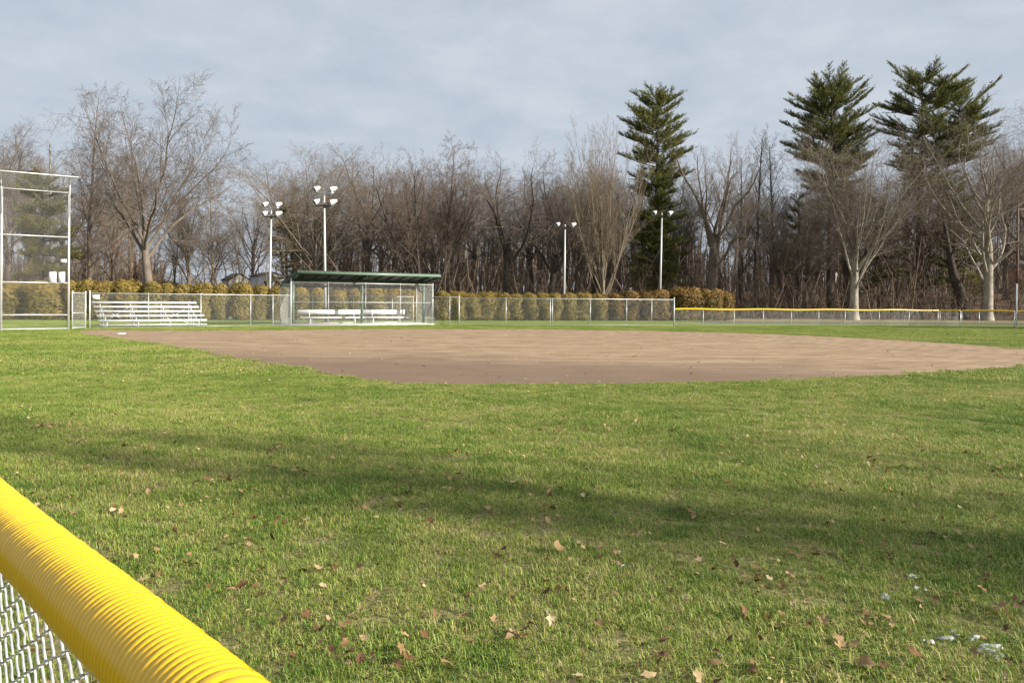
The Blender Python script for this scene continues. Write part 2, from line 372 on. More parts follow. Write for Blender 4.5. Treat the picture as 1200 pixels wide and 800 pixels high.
def grass_material():
    m = bpy.data.materials.new('grass_blades'); nt, b = nodes_of(m); P = wpos(nt)
    big = noise(nt, 0.35, 4, 0.62, P); mid = noise(nt, 2.6, 4, 0.62, P)
    patch = math_n(nt, 'ADD', math_n(nt, 'MULTIPLY', big.outputs[0], 0.5), math_n(nt, 'MULTIPLY', mid.outputs[0], 0.5))
    pr = nt.nodes.new('ShaderNodeMapRange'); pr.inputs[1].default_value = 0.37; pr.inputs[2].default_value = 0.64; nt.links.new(patch, pr.inputs[0])
    f = math_n(nt, 'ADD', math_n(nt, 'MULTIPLY', attr(nt), 0.58), math_n(nt, 'MULTIPLY', pr.outputs[0], 0.44))
    r = ramp(nt, [(0.0, (0.026, 0.070, 0.009)), (0.26, (0.105, 0.205, 0.024)), (0.5, (0.265, 0.350, 0.052)), (0.69, (0.43, 0.39, 0.12)), (0.92, (0.56, 0.45, 0.25))])
    nt.links.new(f, r.inputs[0]); nt.links.new(r.outputs[0], b.inputs['Base Color'])
    b.inputs['Roughness'].default_value = 0.5; b.inputs['Specular IOR Level'].default_value = 0.35
    out = [x for x in nt.nodes if x.type == 'OUTPUT_MATERIAL'][0]
    tr = nt.nodes.new('ShaderNodeBsdfTranslucent'); nt.links.new(r.outputs[0], tr.inputs[0])
    mx = nt.nodes.new('ShaderNodeMixShader'); mx.inputs[0].default_value = 0.22
    nt.links.new(b.outputs[0], mx.inputs[1]); nt.links.new(tr.outputs[0], mx.inputs[2]); nt.links.new(mx.outputs[0], out.inputs[0])
    return m
M['grass'] = grass_material()
def scatter(name, pts, rot, scl, idx, sources):
    """a point mesh whose points carry one of the source clumps each"""
    me = bpy.data.meshes.new(name + '_points'); me.from_pydata([tuple(p) for p in pts], [], [])
    for nm, ty, v in (('rot', 'FLOAT', rot), ('scl', 'FLOAT', scl)):
        at = me.attributes.new(nm, ty, 'POINT'); at.data.foreach_set('value', np.asarray(v, np.float32))
    at = me.attributes.new('idx', 'INT', 'POINT'); at.data.foreach_set('value', np.asarray(idx, np.int32))
    o = bpy.data.objects.new(name, me); COL.objects.link(o)
    src = bpy.data.collections.new(name + '_clumps')
    for k, mesh in enumerate(sources):
        src.objects.link(bpy.data.objects.new('%s_clump_%02d' % (name, k), mesh))
    ng = bpy.data.node_groups.new(name + '_scatter', 'GeometryNodeTree')
    ng.interface.new_socket('Geometry', in_out='INPUT', socket_type='NodeSocketGeometry')
    ng.interface.new_socket('Geometry', in_out='OUTPUT', socket_type='NodeSocketGeometry')
    N = ng.nodes; L = ng.links
    gi = N.new('NodeGroupInput'); go = N.new('NodeGroupOutput'); ip = N.new('GeometryNodeInstanceOnPoints')
    ci = N.new('GeometryNodeCollectionInfo'); ci.inputs[0].default_value = src; ci.inputs[1].default_value = True; ci.inputs[2].default_value = True
    def na(nm, ty):
        n = N.new('GeometryNodeInputNamedAttribute'); n.data_type = ty; n.inputs[0].default_value = nm
        return [s for s in n.outputs if s.enabled and s.name == 'Attribute'][0]
    L.new(gi.outputs[0], ip.inputs['Points']); L.new(ci.outputs[0], ip.inputs['Instance'])
    ip.inputs['Pick Instance'].default_value = True
    L.new(na('idx', 'INT'), ip.inputs['Instance Index'])
    cx = N.new('ShaderNodeCombineXYZ'); L.new(na('rot', 'FLOAT'), cx.inputs[2])
    e2r = N.new('FunctionNodeEulerToRotation'); L.new(cx.outputs[0], e2r.inputs[0]); L.new(e2r.outputs[0], ip.inputs['Rotation'])
    L.new(na('scl', 'FLOAT'), ip.inputs['Scale']); L.new(ip.outputs[0], go.inputs[0])
    md = o.modifiers.new('scatter', 'NODES'); md.node_group = ng
    return o
def make_grass():
    rng = np.random.default_rng(11)
    near = [blade_patch(100 + k, 0.34, 950, 0.018, 0.056, 0.0030).mesh('grass_clump', M['grass']) for k in range(7)]
    far = [blade_patch(200 + k, 0.70, 800, 0.026, 0.060, 0.008).mesh('grass_clump', M['grass']) for k in range(5)]
    P = []; I = []; S = []
    def zone(y0, y1, cell, offs, n, slope=0.80, extra=1.6):
        ys = np.arange(y0, y1, cell)
        for y in ys:
            w = abs(y) * slope + extra
            xs = np.arange(-w, w, cell)
            q = np.stack([xs + rng.uniform(-.5, .5, len(xs)) * cell, y + rng.uniform(-.5, .5, len(xs)) * cell], 1)
            q = q[~inside(DIRT, q[:, 0], q[:, 1])]
            P.append(q); I.append(rng.integers(offs, offs + n, len(q))); S.append(rng.uniform(0.8, 1.2, len(q)))
    zone(0.3, 16, 0.235, 0, 7)
    zone(16, 54, 0.52, 7, 5, 0.76)
    P = np.concatenate(P); I = np.concatenate(I); S = np.concatenate(S)
    # thin and short in worn spots
    keep = rng.random(len(P)) < 0.99
    P, I, S = P[keep], I[keep], S[keep]
    v = np.sin(P[:, 0] * 1.7 + np.sin(P[:, 1] * 1.3) * 2) * np.sin(P[:, 1] * 2.1 + np.sin(P[:, 0] * .9) * 2)
    v2 = np.sin(P[:, 0] * 4.9 + np.sin(P[:, 1] * 3.7) * 2.2) * np.sin(P[:, 1] * 5.7 + np.sin(P[:, 0] * 4.1) * 2)
    S = S * np.clip(1 + 0.20 * v + 0.28 * v2, .78, 1.6)
    pts = np.concatenate([P, np.full((len(P), 1), 0.0)], 1)
    o = scatter('grass', pts, rng.uniform(0, 2 * math.pi, len(P)), S, I, near + far)
    tag(o, 'short worn green grass with straw-coloured patches on the outfield', 'grass', kind='stuff')
make_grass()

# fallen leaves and snow scraps
def make_leaves():
    rng = np.random.default_rng(21); mb = MB()
    th = np.linspace(0, 2 * math.pi, 15)[:-1]
    def leaf(x, y, z, size, a):
        size *= .66; rr = (0.70 + 0.24 * np.cos(th * 5 + rng.uniform(0, 1)) * rng.uniform(.2, 1) + rng.normal(0, .08, 14)) * size / 2
        u = rr * np.cos(th) * rng.uniform(1.0, 1.45); v = rr * np.sin(th) * rng.uniform(0.6, 1.0)
        k = rng.uniform(6, 24); k2 = rng.uniform(-12, 14)
        w = k * v * v + k2 * u * u + rng.normal(0, size * .04, len(u))
        Pp = np.concatenate([[[0, 0, 0]], np.stack([u, v, w], 1)])
        az, tilt, roll = rng.uniform(0, 6.28), rng.normal(0, 0.4), rng.normal(0, 0.45)
        ca, sa = math.cos(tilt), math.sin(tilt); Pp = Pp @ np.array([[1,0,0],[0,ca,-sa],[0,sa,ca]]).T
        ca, sa = math.cos(roll), math.sin(roll); Pp = Pp @ np.array([[ca,0,sa],[0,1,0],[-sa,0,ca]]).T
        ca, sa = math.cos(az), math.sin(az); Pp = Pp @ np.array([[ca,-sa,0],[sa,ca,0],[0,0,1]]).T
        n = len(th); t = [[0, 1 + i, 1 + (i + 1) % n] for i in range(n)]
        mb.add(Pp + np.array([x, y, z]), None, t, a)
    def at_px(x, y, size, a):
        X, Y = gpt(x, y); leaf(X, Y, 0.035 + size * .12, size, a)
    # the ones that stand out in the photograph
    for (x, y, s, a) in [(410,511,.13,.55),(600,571,.10,.8),(435,707,.09,.72),(507,618,.10,.42),(270,700,.12,.6),(275,708,.1,.5),(465,790,.12,.35),(478,784,.11,.3),
                         (470,770,.10,.45),(496,753,.08,.2),(526,790,.10,.42),(655,650,.12,.6),(762,632,.07,.5),(853,571,.09,.5),(1122,512,.12,.35),(1012,738,.13,.45),
                         (985,770,.12,.6),(965,690,.12,.5),(1010,790,.14,.6),(1172,722,.16,.45),(1180,728,.12,.55),(1072,780,.15,.3),(1045,742,.08,.6),(1150,700,.1,.45),
                         (565,698,.10,.8),(598,755,.08,.55),(700,740,.09,.5),(352,768,.08,.3),(425,640,.08,.9),(640,690,.08,.45),(88,610,.12,.6),(92,590,.1,.45),(290,640,.10,.7),
                         (180,530,.09,.55),(105,535,.1,.5),(205,630,.11,.35),(870,545,.07,.6),(390,541,.1,.6),(345,557,.12,.62),(362,517,.1,.7),(258,563,.10,.65),(242,589,.09,.55),
                         (1100,455,.12,.8),(978,440,.16,.95),(745,497,.1,.7),(830,560,.08,.5),(700,430,.1,.9),(1035,790,.08,.3),(720,705,.10,.5),(940,540,.07,.7),(1018,548,.1,.85)]:
        at_px(x, y, s, a)
    for _ in range(1150):       # drifted across the near grass, thicker towards the bottom of the view
        Y = 2.2 + 15 * rng.random() ** 1.7; X = rng.uniform(-0.8, 0.8) * Y + rng.normal(0, .5)
        if inside(DIRT, np.array([X]), np.array([Y]))[0]: continue
        leaf(X, Y, rng.uniform(0.02, 0.058), rng.uniform(.035, .10), rng.random())
    for _ in range(130):        # little heaps
        Y = 2.6 + 7 * rng.random() ** 1.4; X = rng.uniform(-0.75, 0.75) * Y
        for k in range(rng.integers(3, 8)):
            leaf(X + rng.normal(0, .10), Y + rng.normal(0, .07), rng.uniform(.012, .06), rng.uniform(.05, .11), rng.random() * .8)
    for _ in range(700):       # further off
        Y = 14 + 34 * rng.random(); X = rng.uniform(-0.75, 0.75) * Y
        leaf(X, Y, 0.025 if inside(DIRT, np.array([X]), np.array([Y]))[0] else 0.05, rng.uniform(.05, .12), rng.uniform(.3, 1))
    tag(mb.build('fallen_leaves', M['litter']), 'dry brown oak leaves lying scattered over the grass and infield', 'leaves', kind='stuff')
    sb = MB(); pr = MB()
    for (x, y, s) in [(727,664,.10),(1065,676,.08),(1040,702,.10),(1150,758,.20),(1165,766,.16),(1142,750,.10),(1075,690,.07),(1090,752,.08),(985,718,.06),(840,770,.06),(1120,745,.06),(1170,770,.1),(1155,762,.14)]:
        s *= .38
        for k in range(3):
            X, Y = gpt(x, y); X += rng.normal(0, s * .6); Y += rng.normal(0, s * .6)
            th2 = np.linspace(0, 6.283, 10)[:-1]; r0 = s * .38 * rng.uniform(.5, 1.1)
            rr = r0 * (1 + .45 * rng.normal(0, 1, 9)); z = rng.uniform(.012, .018)
            ring = np.stack([X + rr * 1.5 * np.cos(th2), Y + rr * np.sin(th2) * .8, np.full(9, .004)], 1)
            ring2 = np.stack([X + rr * 1.2 * np.cos(th2), Y + rr * .6 * np.sin(th2), z + rng.normal(0, .004, 9)], 1)
            V = np.concatenate([ring, ring2, [[X, Y, z + .004]]])
            q = [[i, (i + 1) % 9, 9 + (i + 1) % 9, 9 + i] for i in range(9)]; t = [[18, 9 + i, 9 + (i + 1) % 9] for i in range(9)]
            sb.add(V, q, t)
    tag(sb.build('snow_scraps', M['snow'], smooth=True), 'small melting scraps of old snow lying in the grass', 'snow', kind='stuff')
make_leaves()

# ------------------------------------------------------------------ chain link
def chain_mesh(L, H, pitch=0.055, r=0.0033, n=3, z0=0.04, curve=0.0, bulge=True):
    """woven wire fabric in the local xz plane, every wire a zigzag tube"""
    k = int(L / pitch); m = int(H / pitch) + 1
    i = np.arange(k)[:, None]; j = np.arange(m)[None, :]
    X = i * pitch + np.where((i + j) % 2 == 0, -0.01 * pitch, 1.01 * pitch)
    Z = z0 + j * pitch * (H / ((m - 1) * pitch)) + 0 * i
    Y = np.where((i + j) % 2 == 0, 1.0, -1.0) * r * 0.9
    P = np.stack([X, Y, Z], -1)
    return MB().tubes(P, np.full((k, m), r), n)
CHAIN = {}
def chain(L, H, **kw):
    key = (round(L, 2), round(H, 2), tuple(sorted(kw.items())))
    if key not in CHAIN: CHAIN[key] = chain_mesh(L, H, **kw).mesh('chain_link', M['wire'])
    return CHAIN[key]
def ang(a, b): return math.atan2(b[1] - a[1], b[0] - a[0])
def dist(a, b): return math.hypot(b[0] - a[0], b[1] - a[1])
def lerp2(a, b, t): return (a[0] + (b[0] - a[0]) * t, a[1] + (b[1] - a[1]) * t)
def post_mb(h, r=0.03, cap=True, n=10):
    mb = MB().tubes([[[0, 0, -0.1], [0, 0, h]]], [[r, r]], n, caps=True)
    if cap:
        v, q = lathe([(r * 1.15, h - .02), (r * 1.2, h + .02), (r * .7, h + .05), (0.002, h + .065)], n); mb.add(v, q)
    return mb
POST = {}
def post(parent, x, y, h, r=0.03, name='post', material='galv'):
    key = (round(h, 2), r, material)
    if key not in POST: POST[key] = post_mb(h, r).mesh('post', M[material], True)
    return link_mesh(name, POST[key], parent, (x, y, 0))
def fence_run(name, label, a, b, H, ts, tallends=(), mid=None, cat='fence', group=None, rail=True, bottom=True, sag=True):
    """straight run from a to b (ground points); local x along it"""
    L = dist(a, b); t0 = thing(name, label, cat, (a[0], a[1], 0), ang(a, b), group)
    for t in ts: post(t0, t * L, 0.05 if 0 < t < 1 else 0, H + (0.10 if t in tallends else 0.0), 0.037 if t in tallends else 0.026)
    MB().tubes([[[0, 0, H], [L, 0, H]]], [[.021, .021]], 8, caps=True).build('top_rail', M['galv'], t0, True)
    if bottom: MB().tubes([[[0, 0, .07], [L, 0, .07]]], [[.008, .008]], 6, caps=True).build('bottom_rail', M['galv'], t0, True)
    if mid: MB().tubes([[[0, 0, mid], [L, 0, mid]]], [[.02, .02]], 8, caps=True).build('middle_rail', M['galv'], t0, True)
    for k in range(len(ts) - 1):
        l = (ts[k + 1] - ts[k]) * L
        link_mesh('chain_link', chain(l - 0.04, H - 0.07), t0, (ts[k] * L + .02, -0.03, 0))
    return t0

# --- tall backstop at the left
A = gpt(1, 388); B = gpt(80, 387)
def make_backstop():
    L = dist(A, B); rz = ang(A, B)
    C0 = (A[0] - (B[0] - A[0]), A[1] - (B[1] - A[1]))
    t = thing('backstop', 'tall chain-link backstop with a forward overhang at the left of the field', 'backstop', (C0[0], C0[1], 0), rz)
    H = 7.05
    for k in range(3):
        post(t, k * L, 0, H, 0.055)
        MB().rod((k * L, 0, H - .05), (k * L, -1.9, H + .55), .03).rod((k * L, -.02, H - 1.3), (k * L, -1.0, H + .25), .02).build('overhang_arm', M['galv'], t, True)
    for z in (0.10, .80, 2.42, 4.76, H - .02):
        MB().tubes([[[0, -.02, z], [2 * L, -.02, z]]], [[.026, .026]], 8, caps=True).build('rail', M['galv'], t, True)
    MB().tubes([[[0, -1.9, H + .55], [2 * L + .35, -1.9, H + .55]]], [[.03, .03]], 8, caps=True).build('overhang_rail', M['galv'], t, True)
    me = chain_mesh(L - .1, H - .1, 0.06, 0.0033).mesh('chain_link', M['wire'])
    oh = chain_mesh(L - .1, 1.95, 0.06, 0.0033, z0=0.0).mesh('overhang_mesh', M['wire'])
    for k in range(2):
        link_mesh('chain_link', me, t, (k * L + .05, -.05, 0))
        o = link_mesh('overhang_mesh', oh, t, (k * L + .05, 0, H)); o.rotation_euler = (math.atan2(1.9, .55), 0, 0)
    # panels wired to it
    def board(px0, px1, py0, py1, label, deep=.02):
        f0 = (px0 - 1) / 79.0; f1 = (px1 - 1) / 79.0; s = L / 161.0 * 7.05 / L
        z1 = (387.3 - py0) * 7.05 / 161.5; z0 = (387.3 - py1) * 7.05 / 161.5
        x0 = L + f0 * L; x1 = L + f1 * L
        mb = MB().box(((x0 + x1) / 2, 0, (z0 + z1) / 2), (x1 - x0, deep, z1 - z0))
        c, sn = math.cos(rz), math.sin(rz)
        o = thing('sign_board', label, 'sign', (C0[0], C0[1], 0), rz)
        mb.build('panel', M['white'], o, loc=(0, -.085, 0))
        for zz in (z0 + .01, z1 - .01): MB().box(((x0 + x1) / 2, 0, zz), (x1 - x0 + .02, .03, .02)).build('edging', M['galv'], o, loc=(0, -.087, 0))
    board(56.5, 65, 319, 331.3, 'blank white panel on the backstop, the left one of a low pair')
    board(67.8, 75.5, 319, 331.3, 'blank white panel on the backstop, right one of the low pair, beside the post')
    board(70, 77.5, 304, 308, 'small white plate high on the backstop above the pair of white panels')
make_backstop()

# --- gate and the fence line towards the dugout
G0 = gpt(84.5, 386.3); G1 = gpt(100, 385.3); P0 = gpt(105, 385.1)
DL = (xat(341, 46.3), 46.3); DR = (xat(507, 51.0), 51.0)
def make_gate():
    L = dist(G0, G1); t = thing('gate', 'narrow chain-link gate with a middle rail beside the backstop post', 'gate', (G0[0], G0[1], 0), ang(G0, G1))
    post(t, 0, 0, 1.98, .03); post(t, L, 0, 1.98, .037)
    for z in (.1, .88, 1.93): MB().tubes([[[0, 0, z], [L, 0, z]]], [[.021, .021]], 8, caps=True).build('rail', M['galv'], t, True)
    link_mesh('chain_link', chain(L - .06, 1.85), t, (.03, -.03, 0))
    MB().box((L - .08, -.03, 1.0), (.10, .05, .05)).rod((L - .12, -.04, .92), (L - .12, -.04, 1.1), .012).build('latch', M['galv'], t)
make_gate()
LF = dist(P0, DL)
tl = [0.0] + [(gpt(x, 384)[0]) for x in ()]
def frac_on(a, b, px):   # where along a-b a photo column falls
    k = unroll(px, 372)[0] / F
    return (k * a[1] - a[0]) / ((b[0] - a[0]) - k * (b[1] - a[1]))
fence_run('chain_link_fence', 'silver chain-link fence in front of the bleachers, left of the dugout', P0, DL, 1.93,
          [0.0] + [frac_on(P0, DL, x) for x in (174, 235.5, 294, 320)] + [1.0], (0.0, 1.0))
o = thing('sign_board', 'small white sign on the fence post between gate and bleachers', 'sign', (P0[0], P0[1], 0), ang(P0, DL))
MB().box((.29, -.08, 1.72), (.34, .015, .22)).build('panel', M['white'], o)
MB().box((.29, -.068, 1.72), (.05, .012, .26)).build('bracket', M['galv'], o)

# --- bleachers
def make_bleachers():
    c = gpt(174, 383.5); rz = R(37)
    Lb = 5.75
    t = thing('bleachers', 'five-row aluminium bleachers standing behind the fence left of the dugout', 'bleachers', (xat(177, 43.8), 43.8, 0), rz)
    for k in range(5):
        y = -1.0 + k * .62; z = .43 + k * .255
        MB().box((0, y, z), (Lb, .27, .05)).box((0, y - .128, z - .04), (Lb, .014, .08)).build('seat_plank', M['alu'], t)
        if k > 0: MB().box((0, y - .36, z - .27), (Lb, .22, .04)).build('foot_plank', M['alu'], t)
    MB().box((0, -1.34, .16), (Lb * .97, .24, .05)).build('foot_plank', M['alu'], t)
    for x in (-2.45, -.85, .85, 2.45):
        mb = MB()
        mb.rod((x, -1.15, .06), (x, 1.65, .06), .03)
        for k in range(5):
            y = -1.0 + k * .62; z = .43 + k * .255
            mb.rod((x, y, .0), (x, y, z - .03), .025)
            if k: mb.rod((x, y - .5, z - .30), (x, y + .06, z - .30), .02)
        mb.rod((x, -1.0, .2), (x, 1.5, 1.25), .022)
        mb.build('support_frame', M['alu'], t, True)
    for xa, xb in ((-2.45, -.85), (.85, 2.45)): MB().rod((xa, 1.5, .1), (xb, 1.5, 1.2), .018).rod((xb, 1.5, .1), (xa, 1.5, 1.2), .018).build('cross_brace', M['alu'], t, True)
make_bleachers()

# --- dugout
def make_dugout():
    L = dist(DL, DR); rz = ang(DL, DR)
    t = thing('dugout', 'open dugout with green sloping roof and chain-link front', 'dugout', (DL[0], DL[1], 0), rz)
    MB().box((L / 2, 1.55, .03), (L + .6, 4.0, .12)).build('slab', M['concrete'], t)
    H = 2.76
    fr = [0.0] + [frac_on(DL, DR, x) for x in (384.8, 428.5, 469)] + [1.0]
    for k, f in enumerate(fr): post(t, f * L, 0, H + (.18 if k == 0 else .04), .042 if f in (0, 1) else .018)
    for z, r in ((.13, .02), (1.52, .02), (H, .024)): MB().tubes([[[0, 0, z], [L, 0, z]]], [[r, r]], 8, caps=True).build('rail', M['galv'], t, True)
    for k in range(len(fr) - 1):
        l = (fr[k + 1] - fr[k]) * L
        link_mesh('chain_link', chain(l - .04, H - .12, z0=.1), t, (fr[k] * L + .02, -.03, 0))
    # side screens
    for x in (0, L):
        MB().rod((x, 0, H - .1), (x, 2.9, H - .1), .02).rod((x, 0, 1.52), (x, 2.9, 1.52), .016).build('side_rail', M['galv'], t, True)
        o = link_mesh('chain_link', chain(2.8, 2.55, z0=.1), t, (x, .05, 0), R(90))
        post(t, x, 2.95, H - .1, .03)
    # green frame
    gp = [frac_on(DL, DR, x) * L for x in (344.5, 425.5, 498)]
    for x in gp:
        MB().box((x, .30, 1.5), (.15, .15, 2.95)).build('roof_post', M['green'], t)
        MB().tubes([[[x, .30, 2.1], [x, 1.9, 2.72]]], [[.05, .05]], 4, caps=True).build('knee_brace', M['shadegreen'], t)
    x0, x1 = .18, L + .22; y0, y1 = -.85, 3.75; zf, zb = 3.42, 2.78
    sl = lambda y: zf + (zb - zf) * (y - y0) / (y1 - y0)
    def slab(x0, x1, y0, y1, th, dz, m, name, par=t):
        v = [[x0, y0, sl(y0) - th + dz], [x1, y0, sl(y0) - th + dz], [x1, y1, sl(y1) - th + dz], [x0, y1, sl(y1) - th + dz],
             [x0, y0, sl(y0) + dz], [x1, y0, sl(y0) + dz], [x1, y1, sl(y1) + dz], [x0, y1, sl(y1) + dz]]
        return MB().hexa(v).build(name, m, par)
    # ribbed metal roof sheet
    n = int((x1 - x0) / .076); xs = np.linspace(x0 - .02, x1 + .02, n)
    prof = np.where(np.arange(n) % 4 < 2, 0.0, .03)
    V = []
    for y, e in ((y0 - .03, 0), (y1 + .04, 0)):
        for dz in (.012, 0.0): V.append(np.stack([xs, np.full(n, y), sl(y) + .012 + prof + dz], 1))
    V = np.concatenate(V); i = np.arange(n - 1)
    f0, f1, b0, b1 = 0, n, 2 * n, 3 * n
    q = np.concatenate([np.stack([f0 + i, f0 + i + 1, b0 + i + 1, b0 + i], 1), np.stack([f1 + i, b1 + i, b1 + i + 1, f1 + i + 1], 1), np.stack([f0 + i, f1 + i, f1 + i + 1, f0 + i + 1], 1), np.stack([b0 + i, b0 + i + 1, b1 + i + 1, b1 + i], 1)])
    rf = MB().add(V, q).build('roof', M['greenlight'], t)
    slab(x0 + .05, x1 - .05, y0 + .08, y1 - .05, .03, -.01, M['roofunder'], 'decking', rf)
    v = [[x0, y0 - .02, zf - .15], [x1, y0 - .02, zf - .15], [x1, y0 + .045, zf - .15], [x0, y0 + .045, zf - .15], [x0, y0 - .02, zf + .005], [x1, y0 - .02, zf + .005], [x1, y0 + .045, zf + .005], [x0, y0 + .045, zf + .005]]
    MB().hexa(v).build('fascia', M['greenlight'], rf)
    for x in (x0 + .03, x1 - .03):
        slab(x - .03, x + .03, y0 + .05, y1, .20, -.004, M['shadegreen'], 'barge_board', rf)
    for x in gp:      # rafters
        slab(x - .06, x + .06, y0 + .05, y1 - .1, .24, -.045, M['shadegreen'], 'rafter', rf)
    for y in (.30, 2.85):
        MB().box(((gp[0] + gp[-1]) / 2, y, sl(y) - .32), (gp[-1] - gp[0] + .5, .12, .16)).build('beam', M['shadegreen'], rf)
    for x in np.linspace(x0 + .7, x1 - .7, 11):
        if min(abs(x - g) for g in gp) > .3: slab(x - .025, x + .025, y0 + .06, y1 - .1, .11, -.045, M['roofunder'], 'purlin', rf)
    return t, L, rz, gp
dug, DLn, Drz, GP = make_dugout()
def dpt(x, y, z=0):
    c, s = math.cos(Drz), math.sin(Drz); return (DL[0] + x * c - y * s, DL[1] + x * s + y * c, z)
def make_bench(px0, px1, label, y=1.55):
    a = DL; off = dpt(0, y); e = dpt(DLn, y)
    f0 = frac_on(off, e, px0) * DLn; f1 = frac_on(off, e, px1) * DLn
    L = f1 - f0; t = thing('player_bench', label, 'bench', dpt((f0 + f1) / 2, y, .09), Drz, None)
    MB().box((.1, -.06, .43), (L, .27, .045)).box((.1, -.19, .40), (L, .012, .07)).build('seat', M['alu'], t)
    MB().box((-.02, .24, .77), (L, .04, .30)).build('backrest', M['alu'], t)
    for x in (-L / 2 + .75, L / 2 - .5):
        MB().rod((x, -.08, .02), (x, -.08, .42), .03).rod((x, .2, .02), (x, .24, .9), .025).rod((x, -.25, .03), (x, .35, .03), .028).rod((x, -.1, .38), (x, .22, .38), .025).build('leg', M['alu'], t, True)
    MB().rod((-L / 2 + .75, .0, .06), (L / 2 - .5, .0, .06), .02).build('stretcher', M['alu'], t, True)
    return t
make_bench(350, 424.2, 'long white bench with backrest in the left half of the dugout')
make_bench(424.8, 476, 'shorter white bench with backrest in the right half of the dugout')

# fence behind the dugout
RA = dpt(-.2, 4.3)[:2]; RB = dpt(DLn + .3, 4.3)[:2]
fence_run('chain_link_fence', 'low chain-link fence seen through the open dugout, behind its benches', RA, RB, 1.95,
          [0.0] + [frac_on(RA, RB, x) for x in (366.5, 414.5, 460)] + [1.0])
# --- fence right of the dugout
E0 = (xat(538, 50.0), 50.0); E1 = (xat(790, 51.5), 51.5)
fence_run('chain_link_fence', 'short chain-link section joining the dugout to the longer fence', DR, E0, 1.93, [0.0, frac_on(DR, E0, 526.5), 1.0], ())
fence_run('chain_link_fence', 'long chain-link fence right of the dugout, ending at the yellow-capped fence', E0, E1, 1.86,
          [0.0] + [frac_on(E0, E1, x) for x in (593, 645, 647.5, 692, 734.5, 764)] + [1.0], (0.0, 1.0))

# --- low yellow-capped outfield fence
def cap_mb(pts, r=.06, ring=.06, n=12):
    mb = MB()
    for a, b in zip(pts[:-1], pts[1:]):
        L = math.dist(a, b); k = int(L / ring) * 2 + 1
        tt = np.linspace(0, 1, k)[:, None]; P = np.array(a) * (1 - tt) + np.array(b) * tt
        P[:, 2] += 0.02 * np.sin(tt[:, 0] * L * 1.1) - 0.0
        rr = r * (1 + .05 * np.where(np.arange(k) % 2 == 0, 1, -1))
        mb.tubes([P], [rr], n, caps=True)
    return mb
YP = [E1, (xat(1100, 57.6), 57.6)]
def yellow_run(label, pts, postpx, H=1.2, first=True):
    a = pts[0]; t = thing('outfield_fence', label, 'fence', (a[0], a[1], 0), ang(pts[0], pts[1]))
    L = dist(pts[0], pts[1])
    fs = [0.0] + [frac_on(pts[0], pts[1], x) for x in postpx] + [1.0]
    for f in fs[(0 if first else 1):]: post(t, f * L, .04, H - .04, .026)
    MB().tubes([[[0, 0, H - .02], [L, 0, H - .02]]], [[.02, .02]], 8, caps=True).build('top_rail', M['galv'], t, True)
    for k in range(len(fs) - 1):
        l = (fs[k + 1] - fs[k]) * L
        if l > .3: link_mesh('chain_link', chain(l - .04, H - .10), t, (fs[k] * L + .02, -.03, 0))
    cap_mb([(0.05, 0, H), (L - .02, 0, H)]).build('cap', M['yellow'], t, True)
yellow_run('long low chain-link outfield fence with bright yellow cap', YP, (824.5, 861, 895, 928, 960, 991, 1031, 1066))
Y2 = [(xat(1101, 57.4), 57.4), (xat(1125, 55.2), 55.2)]; Y3 = [(xat(1127, 55.0), 55.0), (xat(1189, 53.2), 53.2)]; Y4 = [(xat(1191.5, 53.1), 53.1), (xat(1420, 47.5), 47.5)]
yellow_run('short angled yellow-capped fence section between two leaning posts', Y2, ())
yellow_run('yellow-capped low fence section left of the white foul pole', Y3, (1147.5,))
yellow_run('yellow-capped low fence section right of the white foul pole', Y4, (1235, 1280, 1325, 1370))
t = thing('foul_pole', 'slim white foul pole standing at the yellow-capped fence, far right', 'pole', (xat(1190, 53.1), 53.1 - .12, 0))
post_mb(3.12, .045).build('shaft', M['white'], t, True)
MB().tubes([[[0, 0, -.05], [0, 0, .12]]], [[.09, .07]], 12, caps=True).build('footing', M['concrete'], t)
hp = gpt(141, 391.2)
mb = MB(); pv = [(-.216, .108), (-.216, -.108), (0, -.33), (.216, -.108), (.216, .108)]
V = [(x, y, 0) for x, y in pv] + [(x, y, .03) for x, y in pv]
mb.add(V, [[i, (i + 1) % 5, 5 + (i + 1) % 5, 5 + i] for i in range(5)], [[5, 6, 7], [5, 7, 8], [5, 8, 9]])
o = mb.build('home_plate', M['white'], loc=(hp[0], hp[1], .01)); o.rotation_euler.z = R(60); o.scale = (.95, .95, 1)
tag(o, 'white rubber home plate set in the dirt near the bleachers', 'home plate')

